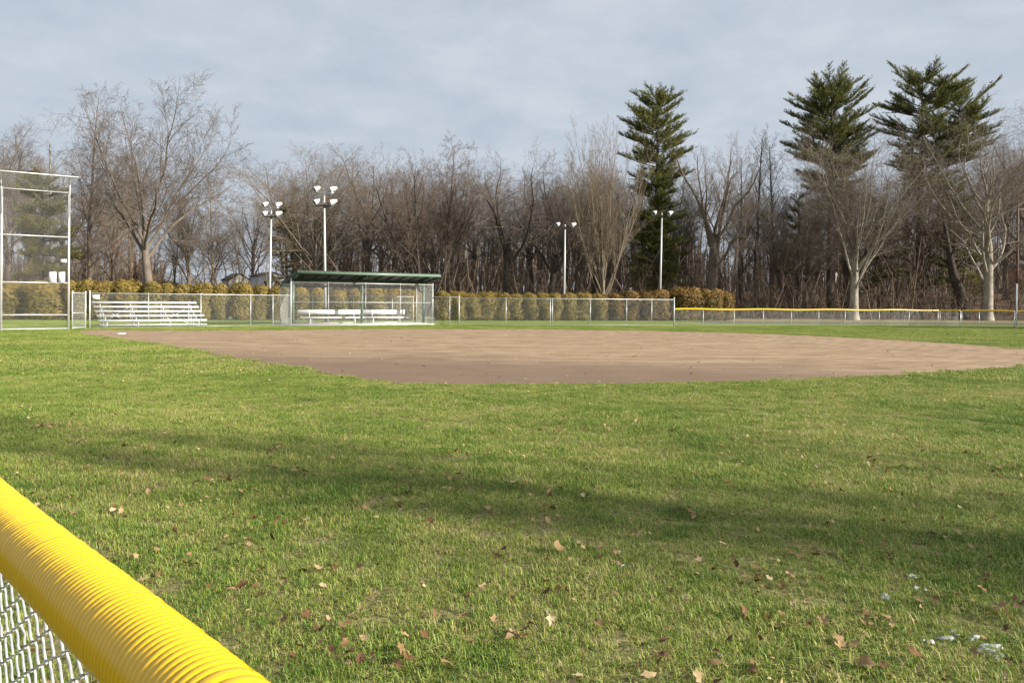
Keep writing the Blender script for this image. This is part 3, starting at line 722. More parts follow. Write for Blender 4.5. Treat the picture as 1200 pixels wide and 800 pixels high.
# ------------------------------------------------------------------ the near fence the viewer looks over
def make_near_fence():
    d = Vector((-.711, .703, 0)); e = Vector((.703, .711, 0))
    org = e * .313 - d * 2.0
    rz = math.atan2(d.y, d.x); ax = 1.19
    t = thing('outfield_fence', 'chain-link fence with fat yellow corrugated cap, close in the left foreground', 'fence', (org.x, org.y, 0), rz)
    L = 12.0
    # corrugated polyethylene cap: ridges every 9.5 mm, here and there a stretched one
    rng = np.random.default_rng(3)
    xs = []; rs = []; x = 0.0; r0 = .0500
    while x < L:
        near = 1.2 < x < 5.0
        pit = (.0118 if near else .03) * rng.uniform(.97, 1.03)
        big = rng.random() < .05
        if big: pit *= 1.7
        amp = .0036 * (1.2 if big else 1) * rng.uniform(.88, 1.1)
        for f, h in (((0.0, 0), (.14, .62), (.32, .97), (.60, 1.0), (.80, .78), (.93, .15)) if near else ((0, 0), (.5, 1))):
            xs.append(x + f * pit); rs.append(r0 - .0022 + amp * h)
        x += pit
    xs = np.array(xs); rs = np.array(rs)
    wob = lambda s, a: a * (np.sin(s * 2.1 + .6) + .5 * np.sin(s * 5.3 + 2))
    P = np.stack([xs, wob(xs, .0020), ax + wob(xs + 3, .0022)], 1)
    n = 40; ang_ = np.arange(n) * 2 * math.pi / n
    rr = rs[:, None] * (1 + .012 * np.sin(xs * 3.1)[:, None] * np.cos(2 * ang_)[None, :])
    V = np.stack([np.repeat(P[:, 0:1], n, 1) + rr * 0, P[:, 1:2] + rr * np.cos(ang_), P[:, 2:3] + rr * np.sin(ang_)], -1)
    idx = np.arange(len(xs) * n).reshape(len(xs), n); nx = np.roll(idx, -1, 1)
    q = np.stack([idx[:-1], idx[1:], nx[1:], nx[:-1]], -1).reshape(-1, 4)
    MB().add(V.reshape(-1, 3), q).build('cap', M['yellow'], t, True)
    MB().tubes([[[0, 0, ax - .005], [L, 0, ax - .005]]], [[.021, .021]], 12, caps=True).build('top_rail', M['galv'], t, True)
    for x in (.35, 3.4 + 1.6, 8.05, 11.1): post(t, x, .045, 1.15, .028)
    # woven fabric with rounded bends
    pitch = .051; hw = pitch / 2; k = int(L / pitch); m = int(1.1 / hw)
    j = np.arange(m * 4 + 1); i = np.arange(k)[:, None]
    ph = (j[None, :] / 4.0 + i) % 2; tri = np.where(ph < 1, ph, 2 - ph)
    off = hw * 1.10 * (-np.cos(tri * math.pi) * .25 + (tri * 2 - 1) * .75)
    yo = .0030 * np.cos(tri * math.pi)
    jit = rng.normal(0, .0010, (k, len(j))); sag = rng.normal(0, .0015, (k, 1))
    X = .05 + i * pitch + off + jit + sag; Y = -.034 + yo + .006 * np.sin(i * .13) + rng.normal(0, .0006, (k, len(j)))
    Z = .04 + (j * hw / 4)[None, :] + 0 * i
    Pw = np.stack([X, Y, Z], -1)
    ms = Pw[:110]
    mb = MB(); mb.tubes(ms, np.full(ms.shape[:2], .0026), 6); mb.tubes(Pw[110:, ::2], np.full(Pw[110:, ::2].shape[:2], .0026), 4)
    mb.build('chain_link', M['nearwire'], t, True)
    MB().tubes([[[0, -.034, .06], [L, -.034, .06]]], [[.0025, .0025]], 6).build('tension_wire', M['nearwire'], t, True)
make_near_fence()

# ------------------------------------------------------------------ floodlight masts
def lamp_mesh():
    v, q = lathe([(.001, -.52), (.12, -.52), (.17, -.47), (.19, -.30), (.25, -.22), (.285, -.05), (.29, .22), (.30, .23), (.275, .225), (.27, .05)], 16)
    return v, q
def make_mast(label, px, Y, ztop, tiers, spread=1.0, aim=0.0, lean=0.0):
    t = thing('floodlight_mast', label, 'floodlight', (xat(px, Y), Y, float(ground_z(xat(px, Y), Y))), 0, 'floodlight masts')
    MB().tubes([[[0, 0, 0], [lean * .5, 0, ztop * .5], [lean, 0, ztop]]], [[.105, .088, .065]], 12, caps=True).build('pole', M['pole'], t, True)
    for k, z in enumerate(tiers):
        ca = MB().rod((lean - spread * .62, 0, z), (lean + spread * .62, 0, z), .045); ca.rod((lean, 0, z - .2), (lean, 0, z + .1), .09)
        ca.build('crossarm', M['dark'] if k == 0 else M['pole'], t, True)
        for sx in (-1, 1):
            v, q = lamp_mesh()
            fl = MB().add(v, q).build('floodlight', M['lamp'], t, True)
            fl.location = (lean + sx * spread * .55, -.05, z + .26)
            a = aim + sx * .55
            dr = Vector((math.sin(a) * .86, -math.cos(a) * .86, -.5)) if sx < 0 else Vector((-.8 * math.cos(aim), -.5, -.38))
            if sx > 0: dr = Vector((-.82, -.42, -.40))
            else: dr = Vector((-.60, -.62, -.50))
            fl.scale = (.72, .72, .72); fl.rotation_mode = 'QUATERNION'; fl.rotation_quaternion = dr.to_track_quat('Z', 'Y')
            lv, lq = lathe([(.001, .02), (.26, .02), (.27, .06)], 14)
            MB().add(lv, lq).build('lens', M['lens'], fl)
            MB().rod((0, 0, -.1), (0, .0, -.1), .02).box((.0, .13, -.12), (.06, .1, .14)).build('bracket', M['dark'], fl)
    return t
make_mast('white floodlight mast with four lamps behind the fence left of the dugout', 315.5, 62, zat(316, 247, 62), [zat(316, 254, 62), zat(316, 243.5, 62)], 1.02, 0, .12)
make_mast('white floodlight mast with four lamps rising behind the dugout roof', 381.5, 54.5, zat(380, 230, 54.5), [zat(380, 241, 54.5), zat(380, 226, 54.5)], 1.1, 0, -.15)
make_mast('thin floodlight mast with a single pair of lamps, behind the middle of the hedge', 661, 73, zat(661, 263, 73), [zat(661, 266.5, 73)], 1.4, 0, .05)
make_mast('floodlight mast with a pair of lamps in front of the tall middle pine', 773, 70.5, zat(775, 250, 70.5), [zat(775, 253, 70.5)], 1.35, 0, .16)

# ------------------------------------------------------------------ hedge
def shrub_mesh(seed, w, h, material):
    rng = np.random.default_rng(seed); n = 5200
    u = rng.uniform(0, 2 * math.pi, n); z = rng.random(n) ** .8
    prof = np.where(z < .12, .80 + z * 1.6, np.where(z < .72, 1.0 - .05 * np.sin(z * 9), np.sqrt(np.clip(1 - ((z - .72) / .29) ** 2, 0, 1))))
    lump = 1 + .10 * np.sin(3 * u + 5 * z + seed) + .08 * np.sin(5 * u - 9 * z + seed * 2)
    rad = w / 2 * prof * lump * (1 - .32 * rng.random(n) ** 2.2)
    C = np.stack([rad * np.cos(u), rad * np.sin(u), .05 + z * h * (1 + .03 * np.sin(u * 2 + seed))], 1) + rng.normal(0, .02, (n, 3))
    # crown fill at the top
    nrm = np.stack([np.cos(u), np.sin(u), np.where(z > .72, (z - .6) * 3.2, .35)], 1) + rng.normal(0, .55, (n, 3))
    nrm /= np.linalg.norm(nrm, axis=1, keepdims=True)
    tx = np.cross(nrm, rng.normal(0, 1, (n, 3))); tx /= np.linalg.norm(tx, axis=1, keepdims=True); ty = np.cross(nrm, tx)
    s = rng.uniform(.035, .085, n)[:, None]
    V = np.stack([C - tx * s * .5, C + ty * s * .9 * .5, C + tx * s * .7, C - ty * s * .45], 1)
    q = np.arange(n * 4).reshape(n, 4)
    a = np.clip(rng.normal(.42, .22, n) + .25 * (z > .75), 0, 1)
    mb = MB().add(V.reshape(-1, 3), q, None, np.repeat(a, 4))
    # dense inner foliage
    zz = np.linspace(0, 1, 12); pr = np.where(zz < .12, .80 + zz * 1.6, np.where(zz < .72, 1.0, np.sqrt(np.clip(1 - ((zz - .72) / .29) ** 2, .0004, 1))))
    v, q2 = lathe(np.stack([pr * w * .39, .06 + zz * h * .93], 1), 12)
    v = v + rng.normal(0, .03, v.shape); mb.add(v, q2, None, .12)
    st = MB()
    for k in range(5):
        a0 = rng.uniform(0, 6.28); st.tubes([[[.08 * math.cos(a0), .08 * math.sin(a0), -.05], [.2 * math.cos(a0), .2 * math.sin(a0), .3]]], [[.03, .02]], 5)
    return mb.mesh('foliage', material), st.mesh('stem', M['bark_dark'], True)
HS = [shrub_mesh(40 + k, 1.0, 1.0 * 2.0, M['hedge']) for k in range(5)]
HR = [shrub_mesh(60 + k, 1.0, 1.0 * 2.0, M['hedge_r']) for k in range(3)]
HA, HB = (-37.0, 57.5), (19.6, 69.5)
rh = random.Random(8)
def hedge_shrub(px, wpx, ytop, label, red=False):
    f = frac_on(HA, HB, px); X, Y = lerp2(HA, HB, f)
    h = zat(px, ytop + (1.6 if 515 < px < 790 else 0), Y); w = wpx / F * Y
    t = thing('hedge_shrub', label, 'shrub', (X, Y, 0), 0, 'clipped shrubs in the hedge row')
    fo, st = rh.choice(HR if red else HS)
    a = rh.uniform(0, 6.28)
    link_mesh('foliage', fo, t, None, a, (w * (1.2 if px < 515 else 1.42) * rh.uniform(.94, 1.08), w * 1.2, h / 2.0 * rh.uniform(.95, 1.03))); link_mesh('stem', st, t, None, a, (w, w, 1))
    return t
hedge_shrub(-30, 40, 333, 'olive hedge shrub outside the view, past the left side of the backstop')
ORD = ['first', 'second', 'third', 'fourth', 'fifth', 'sixth', 'seventh', 'eighth', 'ninth', 'tenth', 'eleventh', 'twelfth', 'thirteenth', 'fourteenth', 'fifteenth', 'sixteenth']
segs = [
    ('broad olive shrub seen through the backstop mesh, {o} from the left', [(10, 36, 333), (52, 42, 331)]),
    ('round-topped olive shrub seen behind the small gate, {o} from the left', [(86, 20, 331.5), (101, 26, 331)]),
    ('yellow-topped clipped shrub rising behind the bleachers, {o} from the left', [(121, 28, 330), (148, 30, 330), (179, 24, 332), (196, 20, 333), (214, 22, 332.5)]),
    ('golden clipped shrub between bleachers and dugout, {o} from the left', [(238, 25, 333.5), (258, 19, 334.5), (284, 24, 334), (306, 19, 335.5), (327, 20, 336.5)]),
    ('olive clipped shrub seen through the dugout, {o} from the left', [(352, 22, 337), (372, 18, 339), (397, 20, 340), (418, 19, 338.5), (441, 24, 339), (463, 19, 340), (482, 22, 340)]),
    ('golden-topped shrub behind the long chain-link fence, {o} from the dugout', [(518, 19, 341), (536, 19, 340), (554, 19, 341.5), (571, 19, 341.8), (588, 18, 342), (604, 18, 342.4), (620, 19, 341.5), (636, 19, 341), (650, 18, 341.5), (667, 19, 342.5), (684, 19, 342), (701, 20, 342)]),
]
for text, lst in segs:
    for k, (x, w, y) in enumerate(sorted(lst)):
        hedge_shrub(x, w, y, text.format(o=ORD[k]))
for k, (x, w, y) in enumerate([(849, 16, 342), (838, 19, 340), (826, 21, 338.5), (810, 22, 338), (795, 25, 338.5), (773, 22, 339.5), (756, 22, 340.5), (738, 21, 341), (720, 20, 342)]):
    hedge_shrub(x, w, y, 'bronze-tinted rounded hedge shrub, %s from the right end of the hedge' % ORD[k], True)

# ------------------------------------------------------------------ bare trees
def nrm(v):
    l = math.sqrt(v[0] * v[0] + v[1] * v[1] + v[2] * v[2]) + 1e-9
    return (v[0] / l, v[1] / l, v[2] / l)
def bare_tree_geo(seed, P, depth=9):
    out = []; rg = random.Random(seed)
    seg, nch, ratio, angle, wig, up, t0 = P['seg'], P['nch'], P['ratio'], P['angle'], P['wig'], P['up'], P['t0']
    tipr = P.get('tip', [.45, .18, .22, .3, .5]); maxl = len(seg) - 1; rmin = P.get('rmin', .0075)
    def grow(p, d, L, r, lev, sd):
        rg = random.Random(sd)
        n = seg[lev]; pts = [p]; rad = [r]; dirs = [d]; st = L / n
        w = wig[lev]; u = up[lev]
        for i in range(n):
            d = nrm((d[0] + rg.gauss(0, w), d[1] + rg.gauss(0, w), d[2] + rg.gauss(0, w) + u))
            p = (p[0] + d[0] * st, p[1] + d[1] * st, p[2] + d[2] * st)
            if p[2] < .6 and lev > 0: p = (p[0], p[1], .6)
            pts.append(p); dirs.append(d); rad.append(max(rmin * .8, r * (1 - (1 - tipr[lev]) * (i + 1) / n)))
        out.append((lev, pts, rad))
        if lev == maxl or lev == depth: return
        nc = nch[lev]; nc = nc if lev == 0 else max(1, int(nc * rg.uniform(.7, 1.3) * min(1.25, .45 + .55 * L / P['_L'][lev])))
        az = rg.uniform(0, 6.28)
        for k in range(nc):
            t = t0[lev] + (1 - t0[lev]) * (k + rg.random()) / nc
            f = t * n; i = min(n - 1, int(f)); f -= i
            q = tuple(pts[i][a] + (pts[i + 1][a] - pts[i][a]) * f for a in range(3)); dd = dirs[i + 1]; rr = rad[i] + (rad[i + 1] - rad[i]) * f
            az += 2.4 + rg.gauss(0, .5); an = rg.uniform(*angle[lev])
            ref = (0, 0, 1) if abs(dd[2]) < .9 else (1, 0, 0)
            a1 = nrm((dd[1] * ref[2] - dd[2] * ref[1], dd[2] * ref[0] - dd[0] * ref[2], dd[0] * ref[1] - dd[1] * ref[0]))
            a2 = (dd[1] * a1[2] - dd[2] * a1[1], dd[2] * a1[0] - dd[0] * a1[2], dd[0] * a1[1] - dd[1] * a1[0])
            c, s = math.cos(an), math.sin(an); ca, sa = math.cos(az), math.sin(az)
            nd = tuple(dd[a] * c + s * (a1[a] * ca + a2[a] * sa) for a in range(3))
            fall = (1 - P.get('fall', .5) * (t - t0[lev]) / (1 - t0[lev] + 1e-6)) if lev else (1 - P.get('fall0', .3) * (t - t0[0]) / (1 - t0[0] + 1e-6))
            l2 = L * ratio[lev] * fall * (rg.uniform(.72, 1.2) if lev else rg.uniform(.82, 1.08))
            grow(q, nd, l2, max(rmin, min(rr * .8, rr * P.get('rr', [.55, .5, .5, .5])[lev] * rg.uniform(.8, 1.15))), lev + 1, rg.random())
    Ls = [P['L0']]
    for k in range(maxl): Ls.append(Ls[-1] * ratio[k] * .8)
    P['_L'] = Ls
    for (ox, dx) in P.get('stems', [(0, (0, 0, 1))]):
        grow((ox, rg.uniform(-.1, .1) * (ox != 0), -.25), nrm(dx), P['L0'], P['r0'], 0, rg.random())
    return out
KINDS = dict(
    oak=dict(L0=8, r0=.46, seg=[7, 9, 7, 4, 2], nch=[9, 13, 10, 8], ratio=[1.6, .50, .46, .50], angle=[(.3, 1.05), (.55, 1.15), (.5, 1.1), (.5, 1.1)], wig=[.05, .12, .16, .18, .18], up=[.02, .035, .03, .01, .0], t0=[.60, .18, .12, .1], fall0=.1, rr=[.50, .5, .5, .5]),
    spread=dict(L0=9, r0=.32, seg=[8, 8, 6, 4, 2], nch=[13, 12, 10, 8], ratio=[1.15, .48, .48, .52], angle=[(.25, .9), (.45, 1.0), (.5, 1.1), (.5, 1.1)], wig=[.05, .10, .14, .16, .17], up=[.02, .05, .035, .015, .0], t0=[.42, .18, .12, .1], fall0=.25, rr=[.48, .5, .5, .5]),
    vase=dict(L0=15, r0=.22, seg=[12, 7, 5, 3, 2], nch=[15, 9, 8, 7], ratio=[.42, .48, .5, .5], angle=[(.35, .85), (.45, .95), (.5, 1.0), (.5, 1.0)], wig=[.035, .09, .14, .15, .16], up=[.03, .06, .04, .015, .0], t0=[.28, .15, .12, .1], fall0=.45, tip=[.16, .2, .25, .3, .5],
              stems=[(-.35, (-.42, .05, 1)), (-.1, (-.14, -.12, 1)), (.2, (.12, .1, 1)), (.4, (.34, -.05, 1)), (.1, (-.26, .2, 1))]),
    slender=dict(L0=19, r0=.22, seg=[16, 6, 4, 3, 2], nch=[28, 9, 8, 6], ratio=[.25, .48, .5, .5], angle=[(.5, .95), (.5, 1.0), (.5, 1.0), (.5, 1.0)], wig=[.03, .10, .14, .15, .16], up=[.02, .08, .04, .015, .0], t0=[.32, .15, .12, .1], fall0=.55, tip=[.12, .2, .25, .3, .5], rr=[.42, .5, .5, .5]),
    broom=dict(L0=4.5, r0=.36, seg=[5, 10, 6, 4, 2], nch=[24, 10, 7, 5], ratio=[3.5, .32, .44, .5], angle=[(.04, .60), (.2, .5), (.25, .7), (.35, .8)], wig=[.03, .045, .08, .12, .14], up=[.02, .03, .05, .035, .02], t0=[.25, .16, .12, .1], fall0=.0, tip=[.6, .12, .2, .3, .5], rr=[.30, .45, .5, .5]),
    gnarl=dict(L0=8, r0=.48, seg=[7, 9, 7, 4, 2], nch=[7, 11, 10, 8], ratio=[1.35, .5, .48, .52], angle=[(.3, .95), (.55, 1.2), (.55, 1.15), (.5, 1.1)], wig=[.08, .18, .19, .19, .18], up=[.02, .06, .035, .015, .0], t0=[.55, .2, .12, .1], fall0=.1, rr=[.55, .5, .5, .5]),
    fan=dict(L0=8.0, r0=.46, seg=[8, 10, 7, 4, 2], nch=[30, 11, 8, 5], ratio=[1.45, .36, .46, .5], angle=[(.06, .66), (.35, .95), (.45, 1.0), (.45, 1.0)], wig=[.03, .07, .12, .16, .17], up=[.01, .055, .035, .015, .0], t0=[.34, .18, .12, .1], fall0=.05, tip=[.35, .12, .2, .3, .5], rr=[.32, .45, .5, .5]),
    plane=dict(L0=11, r0=.46, seg=[10, 10, 7, 4, 2], nch=[19, 12, 8, 6], ratio=[1.0, .42, .46, .5], angle=[(.3, 1.0), (.4, 1.0), (.45, 1.0), (.45, 1.0)], wig=[.04, .10, .14, .16, .16], up=[.02, .075, .035, .01, .0], t0=[.30, .18, .12, .1], fall0=.25, tip=[.35, .13, .2, .3, .5], rr=[.42, .48, .5, .5]),
)
def tree_meshes(seed, kind, Ht, Wt, barkm, twigm=None, **over):
    P = dict(KINDS[kind]); P.update(over)
    def score(sd):                       # prefer an evenly filled, centred crown
        a = np.concatenate([np.array(g[1]) for g in bare_tree_geo(sd, P, 2)])
        x = a[:, 0]; l, h = np.percentile(x, 4), np.percentile(x, 96); m = a[:, 2].max()
        return abs(l + h) / (h - l) + abs(x.mean()) / (h - l) * 2 + (1 - np.percentile(a[:, 2], 97) / m) * 2.0 + (1 - np.percentile(a[a[:, 0] < 0, 2], 96) / m) + (1 - np.percentile(a[a[:, 0] > 0, 2], 96) / m)
    seed = min((seed * 100 + k for k in range(14)), key=score)
    geo = bare_tree_geo(seed, P)
    allp = np.concatenate([np.array(g[1]) for g in geo])
    top = allp[:, 2].max() if kind in ('slender', 'vase', 'spread', 'oak') else np.percentile(allp[:, 2], 98.4 if kind == 'fan' else 99.6); wid = np.percentile(np.abs(allp[:, 0]), 97.5) * 2
    sz = Ht / top; sx = min(max(Wt / wid, sz * .55), sz * 1.5)
    S = np.array([sx, sx, sz])
    tr = MB(); cr = MB(); groups = {}
    for lev, pts, rad in geo:
        groups.setdefault((lev, len(pts)), []).append((np.array(pts) * S, np.array(rad) * (sz if lev < 2 else 1.0)))
    for (lev, m), lst in groups.items():
        Pp = np.stack([x[0] for x in lst]); Rr = np.stack([x[1] for x in lst])
        if lev == 0:
            Rr = Rr.copy(); Rr[:, 0] *= 1.45; Rr[:, 1] *= 1.08
        (tr if lev < 2 else cr).tubes(Pp, Rr, {0: 12, 1: 7, 2: 4}.get(lev, 3))
    return tr.mesh('trunk', barkm, True), cr.mesh('crown', twigm or barkm)
def plant_tree(name, label, cat, px, Y, meshes, group=None, rz=0, scale=None, X=None):
    X = xat(px, Y) if X is None else X
    t = thing(name, label, cat, (X, Y, float(ground_z(X, Y)) - .05), rz, group)
    link_mesh('trunk', meshes[0], t); link_mesh('crown', meshes[1], t)
    if scale: t.scale = scale
    return t
def hgt(px, ytop, Y): return zat(px, ytop, Y) - float(ground_z(xat(px, Y), Y))
def bare(label, px, Y, ytop, wpx, kind, barkname, seed, topx=None, name='bare_tree', twig=None, **over):
    H = hgt(topx or px, ytop, Y); W = wpx / F * Y
    return plant_tree(name, label, 'tree', px, Y, tree_meshes(seed, kind, H, W, M[barkname], M[twig or barkname], **over))
bare('big spreading bare oak behind the bleachers with stout forked trunk', 178, 70, 88, 205, 'oak', 'bark_grey', 12, rmin=.009, nch=[9, 14, 11, 9])
bare('tall slim bare tree just left of the big oak', 103, 78, 95, 60, 'slender', 'bark_red', 22)
bare('bare tree with hazy crown behind the backstop, leftmost in view', 8, 92, 132, 120, 'spread', 'bark_grey', 33)
bare('straight bare tree with brownish stem right of the big oak', 248, 84, 195, 80, 'slender', 'bark_tan', 24)
bare('leaning grey bare tree between the big oak and the first floodlight mast', 222, 80, 205, 90, 'spread', 'bark_grey', 25)
bare('wide many-branched bare tree behind the dugout roof and its floodlight mast', 372, 84, 160, 165, 'spread', 'bark_grey', 26, twig='bark_tan')
bare('dark vase-shaped bare tree with several stems right of the dugout', 497, 80, 172, 145, 'vase', 'bark_dark', 27, twig='bark_red')
bare('very tall slender bare tree with pale reddish top right of the vase-shaped one', 529, 88, 150, 62, 'slender', 'bark_red', 28)
bare('bare tree with arching dark limbs left of the thin floodlight mast', 592, 82, 176, 120, 'gnarl', 'bark_dark', 29, twig='twig_pink')
bare('thick-trunked dark bare tree behind the thin floodlight mast', 644, 84, 178, 125, 'gnarl', 'bark_dark', 31, twig='bark_red')
bare('tan broom-shaped tree of upright twigs between thin mast and middle pine', 707, 78, 145, 98, 'broom', 'bark_tan', 41, rmin=.0085)
bare('gnarled thick bare tree right of the middle pine', 833, 82, 158, 100, 'gnarl', 'bark_grey', 34, twig='twig_pink', r0=.62)
for k, (x, yt, sd) in enumerate([(868, 160, 51), (886, 147, 52), (904, 152, 53)]):
    bare(['slender dark bare tree nearest the gnarled tree', 'middle one of three slender dark bare trees', 'slender dark bare tree nearest the left twin-grove pine'][k] + ', in the upright trio', x, 90 + 3 * k, yt, 46, 'slender', 'bark_dark', sd, twig='twig_pink', r0=.27)
bare('many-stemmed bare tree under the left edge of the broad right pines', 938, 88, 215, 100, 'vase', 'bark_grey', 54)
bare('fan-shaped pale bare tree with low fork behind the yellow-capped fence', 1000, 76.5, 150, 150, 'fan', 'bark_pale', 66, twig='twig_pink', rmin=.0085)
bare('large pale-barked bare tree with upswept limbs near the foul pole', 1156, 79, 133, 185, 'plane', 'bark_pale', 63, twig='twig_pink', rmin=.0085)
bare('tall reddish bare tree at the right edge beyond the foul pole', 1215, 92, 100, 110, 'spread', 'bark_red', 64)
bare('bare tree with a thin brown crown between the two pale trees', 1075, 92, 195, 130, 'spread', 'bark_red', 65)

# copies for the depth of the wood
TK = [tree_meshes(300 + k, kd, 15.0, w, M[b], M['twig_pink' if b == 'bark_red' else 'bark_grey'], nch=KINDS[kd]['nch'][:3] + [4], rmin=.0065) for k, (kd, w, b) in enumerate([('spread', 9, 'bark_red'), ('slender', 6, 'bark_dark'), ('vase', 10, 'bark_grey'), ('slender', 6.5, 'bark_red'), ('gnarl', 10, 'bark_dark')])]
rw = random.Random(77)
def filler(px0, px1, n, Y0, Y1, y0, y1, label):
    for k in range(n):
        px = px0 + (px1 - px0) * (k + rw.random()) / n; Y = rw.uniform(Y0, Y1)
        H = hgt(px, rw.uniform(y0, y1), Y); s = H / 15.0
        plant_tree('bare_tree', label, 'tree', px, Y, rw.choice(TK), 'bare trees filling the wood: ' + label, rw.uniform(0, 6.28), (s * rw.uniform(.8, 1.1), s * rw.uniform(.8, 1.1), s))
filler(-60, 75, 7, 95, 125, 140, 210, 'bare tree deep in the wood behind the backstop')
filler(90, 165, 7, 88, 120, 170, 240, 'thin bare tree in the thicket left of the big oak')
filler(195, 330, 4, 88, 125, 225, 280, 'low bare tree in the thicket between big oak and dugout')
filler(330, 480, 10, 95, 130, 170, 220, 'bare tree deep in the wood behind the dugout')
filler(480, 690, 15, 92, 135, 178, 225, 'bare tree deep in the wood between dugout and middle pine')
filler(690, 800, 8, 95, 130, 185, 225, 'bare tree deep in the wood behind the middle pine')
filler(800, 920, 4, 98, 130, 165, 230, 'bare tree deep in the wood between the middle and right pines')
filler(920, 1080, 9, 90, 130, 170, 230, 'bare tree deep in the wood behind the fan-shaped pale tree')
filler(1080, 1300, 11, 90, 130, 150, 220, 'bare tree deep in the wood behind the foul pole')

# ------------------------------------------------------------------ pines
def pine_meshes(seed, H, zlow, prof, needle, barkm, droop=0.0, upsweep=.9, leader=0.0, bend=0.0, second=None, whorl=.42, gap=.12, fine=1.02, dens=1.75):
    """prof(t) gives crown radius for t = 0 (lowest bough) .. 1 (top)"""
    rng = np.random.default_rng(seed); tr = MB(); cr = MB(); C = []; D = []; T = []
    zs = np.linspace(-.3, H * (1 - leader * .0), 14); bx = bend * np.sin(zs / H * 2.5); by = .2 * np.sin(zs / H * 5)
    tr.tubes([np.stack([bx, by, zs], 1)], [np.interp(zs / H, [0, .05, .5, 1], [.52, .40, .28, .03]) * H / 26], 10)
    tops = [(lambda z: np.interp(z, zs, bx), 1.0, zlow)]
    if second:
        xo, h2, zs0 = second
        z2 = np.linspace(zs0, h2, 8); x2 = np.interp(z2, [zs0, zs0 + 4, h2], [np.interp(zs0, zs, bx), xo * .75, xo])
        tr.tubes([np.stack([x2, 0 * z2, z2], 1)], [np.linspace(.2, .03, 8)], 8)
    branches = []
    z = zlow
    while z < H - .25:
        t = (z - zlow) / (H - zlow)
        nb = rng.integers(4, 7)
        for k in range(nb):
            if rng.random() < gap: continue
            cx = np.interp(z, zs, bx)
            if second and z > second[2] + 2 and rng.random() < .5:
                cx = np.interp(z, z2, x2)
                if z > second[1] - .3: continue
            L = max(.35, prof(t) * rng.uniform(.5, 1.1)); az = rng.uniform(0, 6.28)
            el = (-droop + (upsweep + droop) * t ** 1.3) + rng.normal(0, .15); z_ = z; z = min(H - .3, z + rng.normal(0, whorl * .9))
            m = 6; s = np.linspace(0, 1, m)
            rise = np.tan(np.clip(el, -1, 1.15)) * .6; L = L * min(1.5, math.sqrt(1 + rise * rise))
            hor = L * s / math.sqrt(1 + rise * rise) ; zz = z + L * s * rise / math.sqrt(1 + rise * rise) + L * .14 * s ** 2 * (1 if t > .15 else -.3)
            Pb = np.stack([cx + hor * math.cos(az), hor * math.sin(az), zz], 1)
            branches.append((Pb, L, az, t)); z = z_
        z += whorl * rng.uniform(.7, 1.3)
    for Pb, L, az, t in branches:
        tr.tubes([Pb], [np.linspace(.02 + .012 * L, .008, len(Pb))], 4)
        fw = np.array([math.cos(az), math.sin(az), 0]); pv = np.array([-math.sin(az), math.cos(az), 0]); up = np.array([0, 0, 1.0])
        sm = np.linspace(0, 1, len(Pb))
        at = lambda s: np.array([np.interp(s, sm, Pb[:, a]) for a in range(3)])
        slope = (Pb[-1, 2] - Pb[-2, 2]) / (np.linalg.norm(Pb[-1] - Pb[-2]) + 1e-6)
        k2 = max(4, int(L / .25 * dens))
        for q in range(k2):
            s = rng.uniform(.22, 1.0); sgn = 1 if q % 2 else -1
            l2 = (.42 * L * (1 - s) + rng.uniform(.25, .6)) * rng.uniform(.7, 1.1)
            an = rng.uniform(.35, 1.0) * sgn
            dr = fw * math.cos(an) + pv * math.sin(an) + up * (slope * .7 + rng.normal(.28, .22)); dr /= np.linalg.norm(dr)
            k = max(2, int(l2 / .13)); ss = np.linspace(.15, 1, k)
            C.append(at(s) + dr * (ss * l2)[:, None] + up * (.12 * ss ** 2 * l2)[:, None] + rng.normal(0, .03, (k, 3)))
            D.append(np.repeat((dr * .8 + up * .45)[None], k, 0)); T.append(np.full(k, rng.normal(.45, .16)))
        k = max(2, int(L * .7 / .13)); ss = rng.uniform(.3, 1, k)
        C.append(np.stack([at(x) for x in ss])); D.append(np.repeat((fw * .7 + up * .6)[None], k, 0)); T.append(np.full(k, .45))
    C = np.concatenate(C); D = np.concatenate(D); T = np.concatenate(T); n = len(C); mn = 8
    D = D / np.linalg.norm(D, axis=1, keepdims=True)
    Dn = np.repeat(D, mn, 0) * .8 + rng.normal(0, .5, (n * mn, 3)); Dn /= np.linalg.norm(Dn, axis=1, keepdims=True)
    Cn = np.repeat(C, mn, 0) + rng.normal(0, .03, (n * mn, 3))
    ln = rng.uniform(.14, .30, n * mn)[:, None] * fine
    sd = np.cross(Dn, rng.normal(0, 1, (n * mn, 3))); sd /= np.linalg.norm(sd, axis=1, keepdims=True)
    w = rng.uniform(.012, .024, n * mn)[:, None] * fine
    V = np.stack([Cn - sd * w, Cn + sd * w, Cn + Dn * ln], 1).reshape(-1, 3)
    a = np.repeat(np.clip(np.repeat(T + rng.normal(0, .07, n), mn) + rng.normal(0, .08, n * mn), 0, 1), 3)
    cr.add(V, None, np.arange(n * mn * 3).reshape(-1, 3), a)
    f = H / np.percentile(V[:, 2], 99.97)
    for mb in (tr, cr):
        for v in mb.v: v[:, 2] *= f
    return tr.mesh('trunk', barkm, True), cr.mesh('crown', needle)
def I(*pts):
    xs = [p[0] for p in pts]; ys = [p[1] for p in pts]
    return lambda t: float(np.interp(t, xs, ys))
def pine(label, px, Y, ytop, ybot, wpx, seed, needle='needles', prof=None, **kw):
    H = hgt(px, ytop, Y); zl = hgt(px, ybot, Y); W = wpx / F * Y / 2
    pf = prof; ms = pine_meshes(seed, H, max(.8, zl), lambda t: W * pf(t), M[needle], M['bark_dark'], **kw)
    return plant_tree('pine_tree', label, 'pine', px, Y, ms, 'evergreen pines')
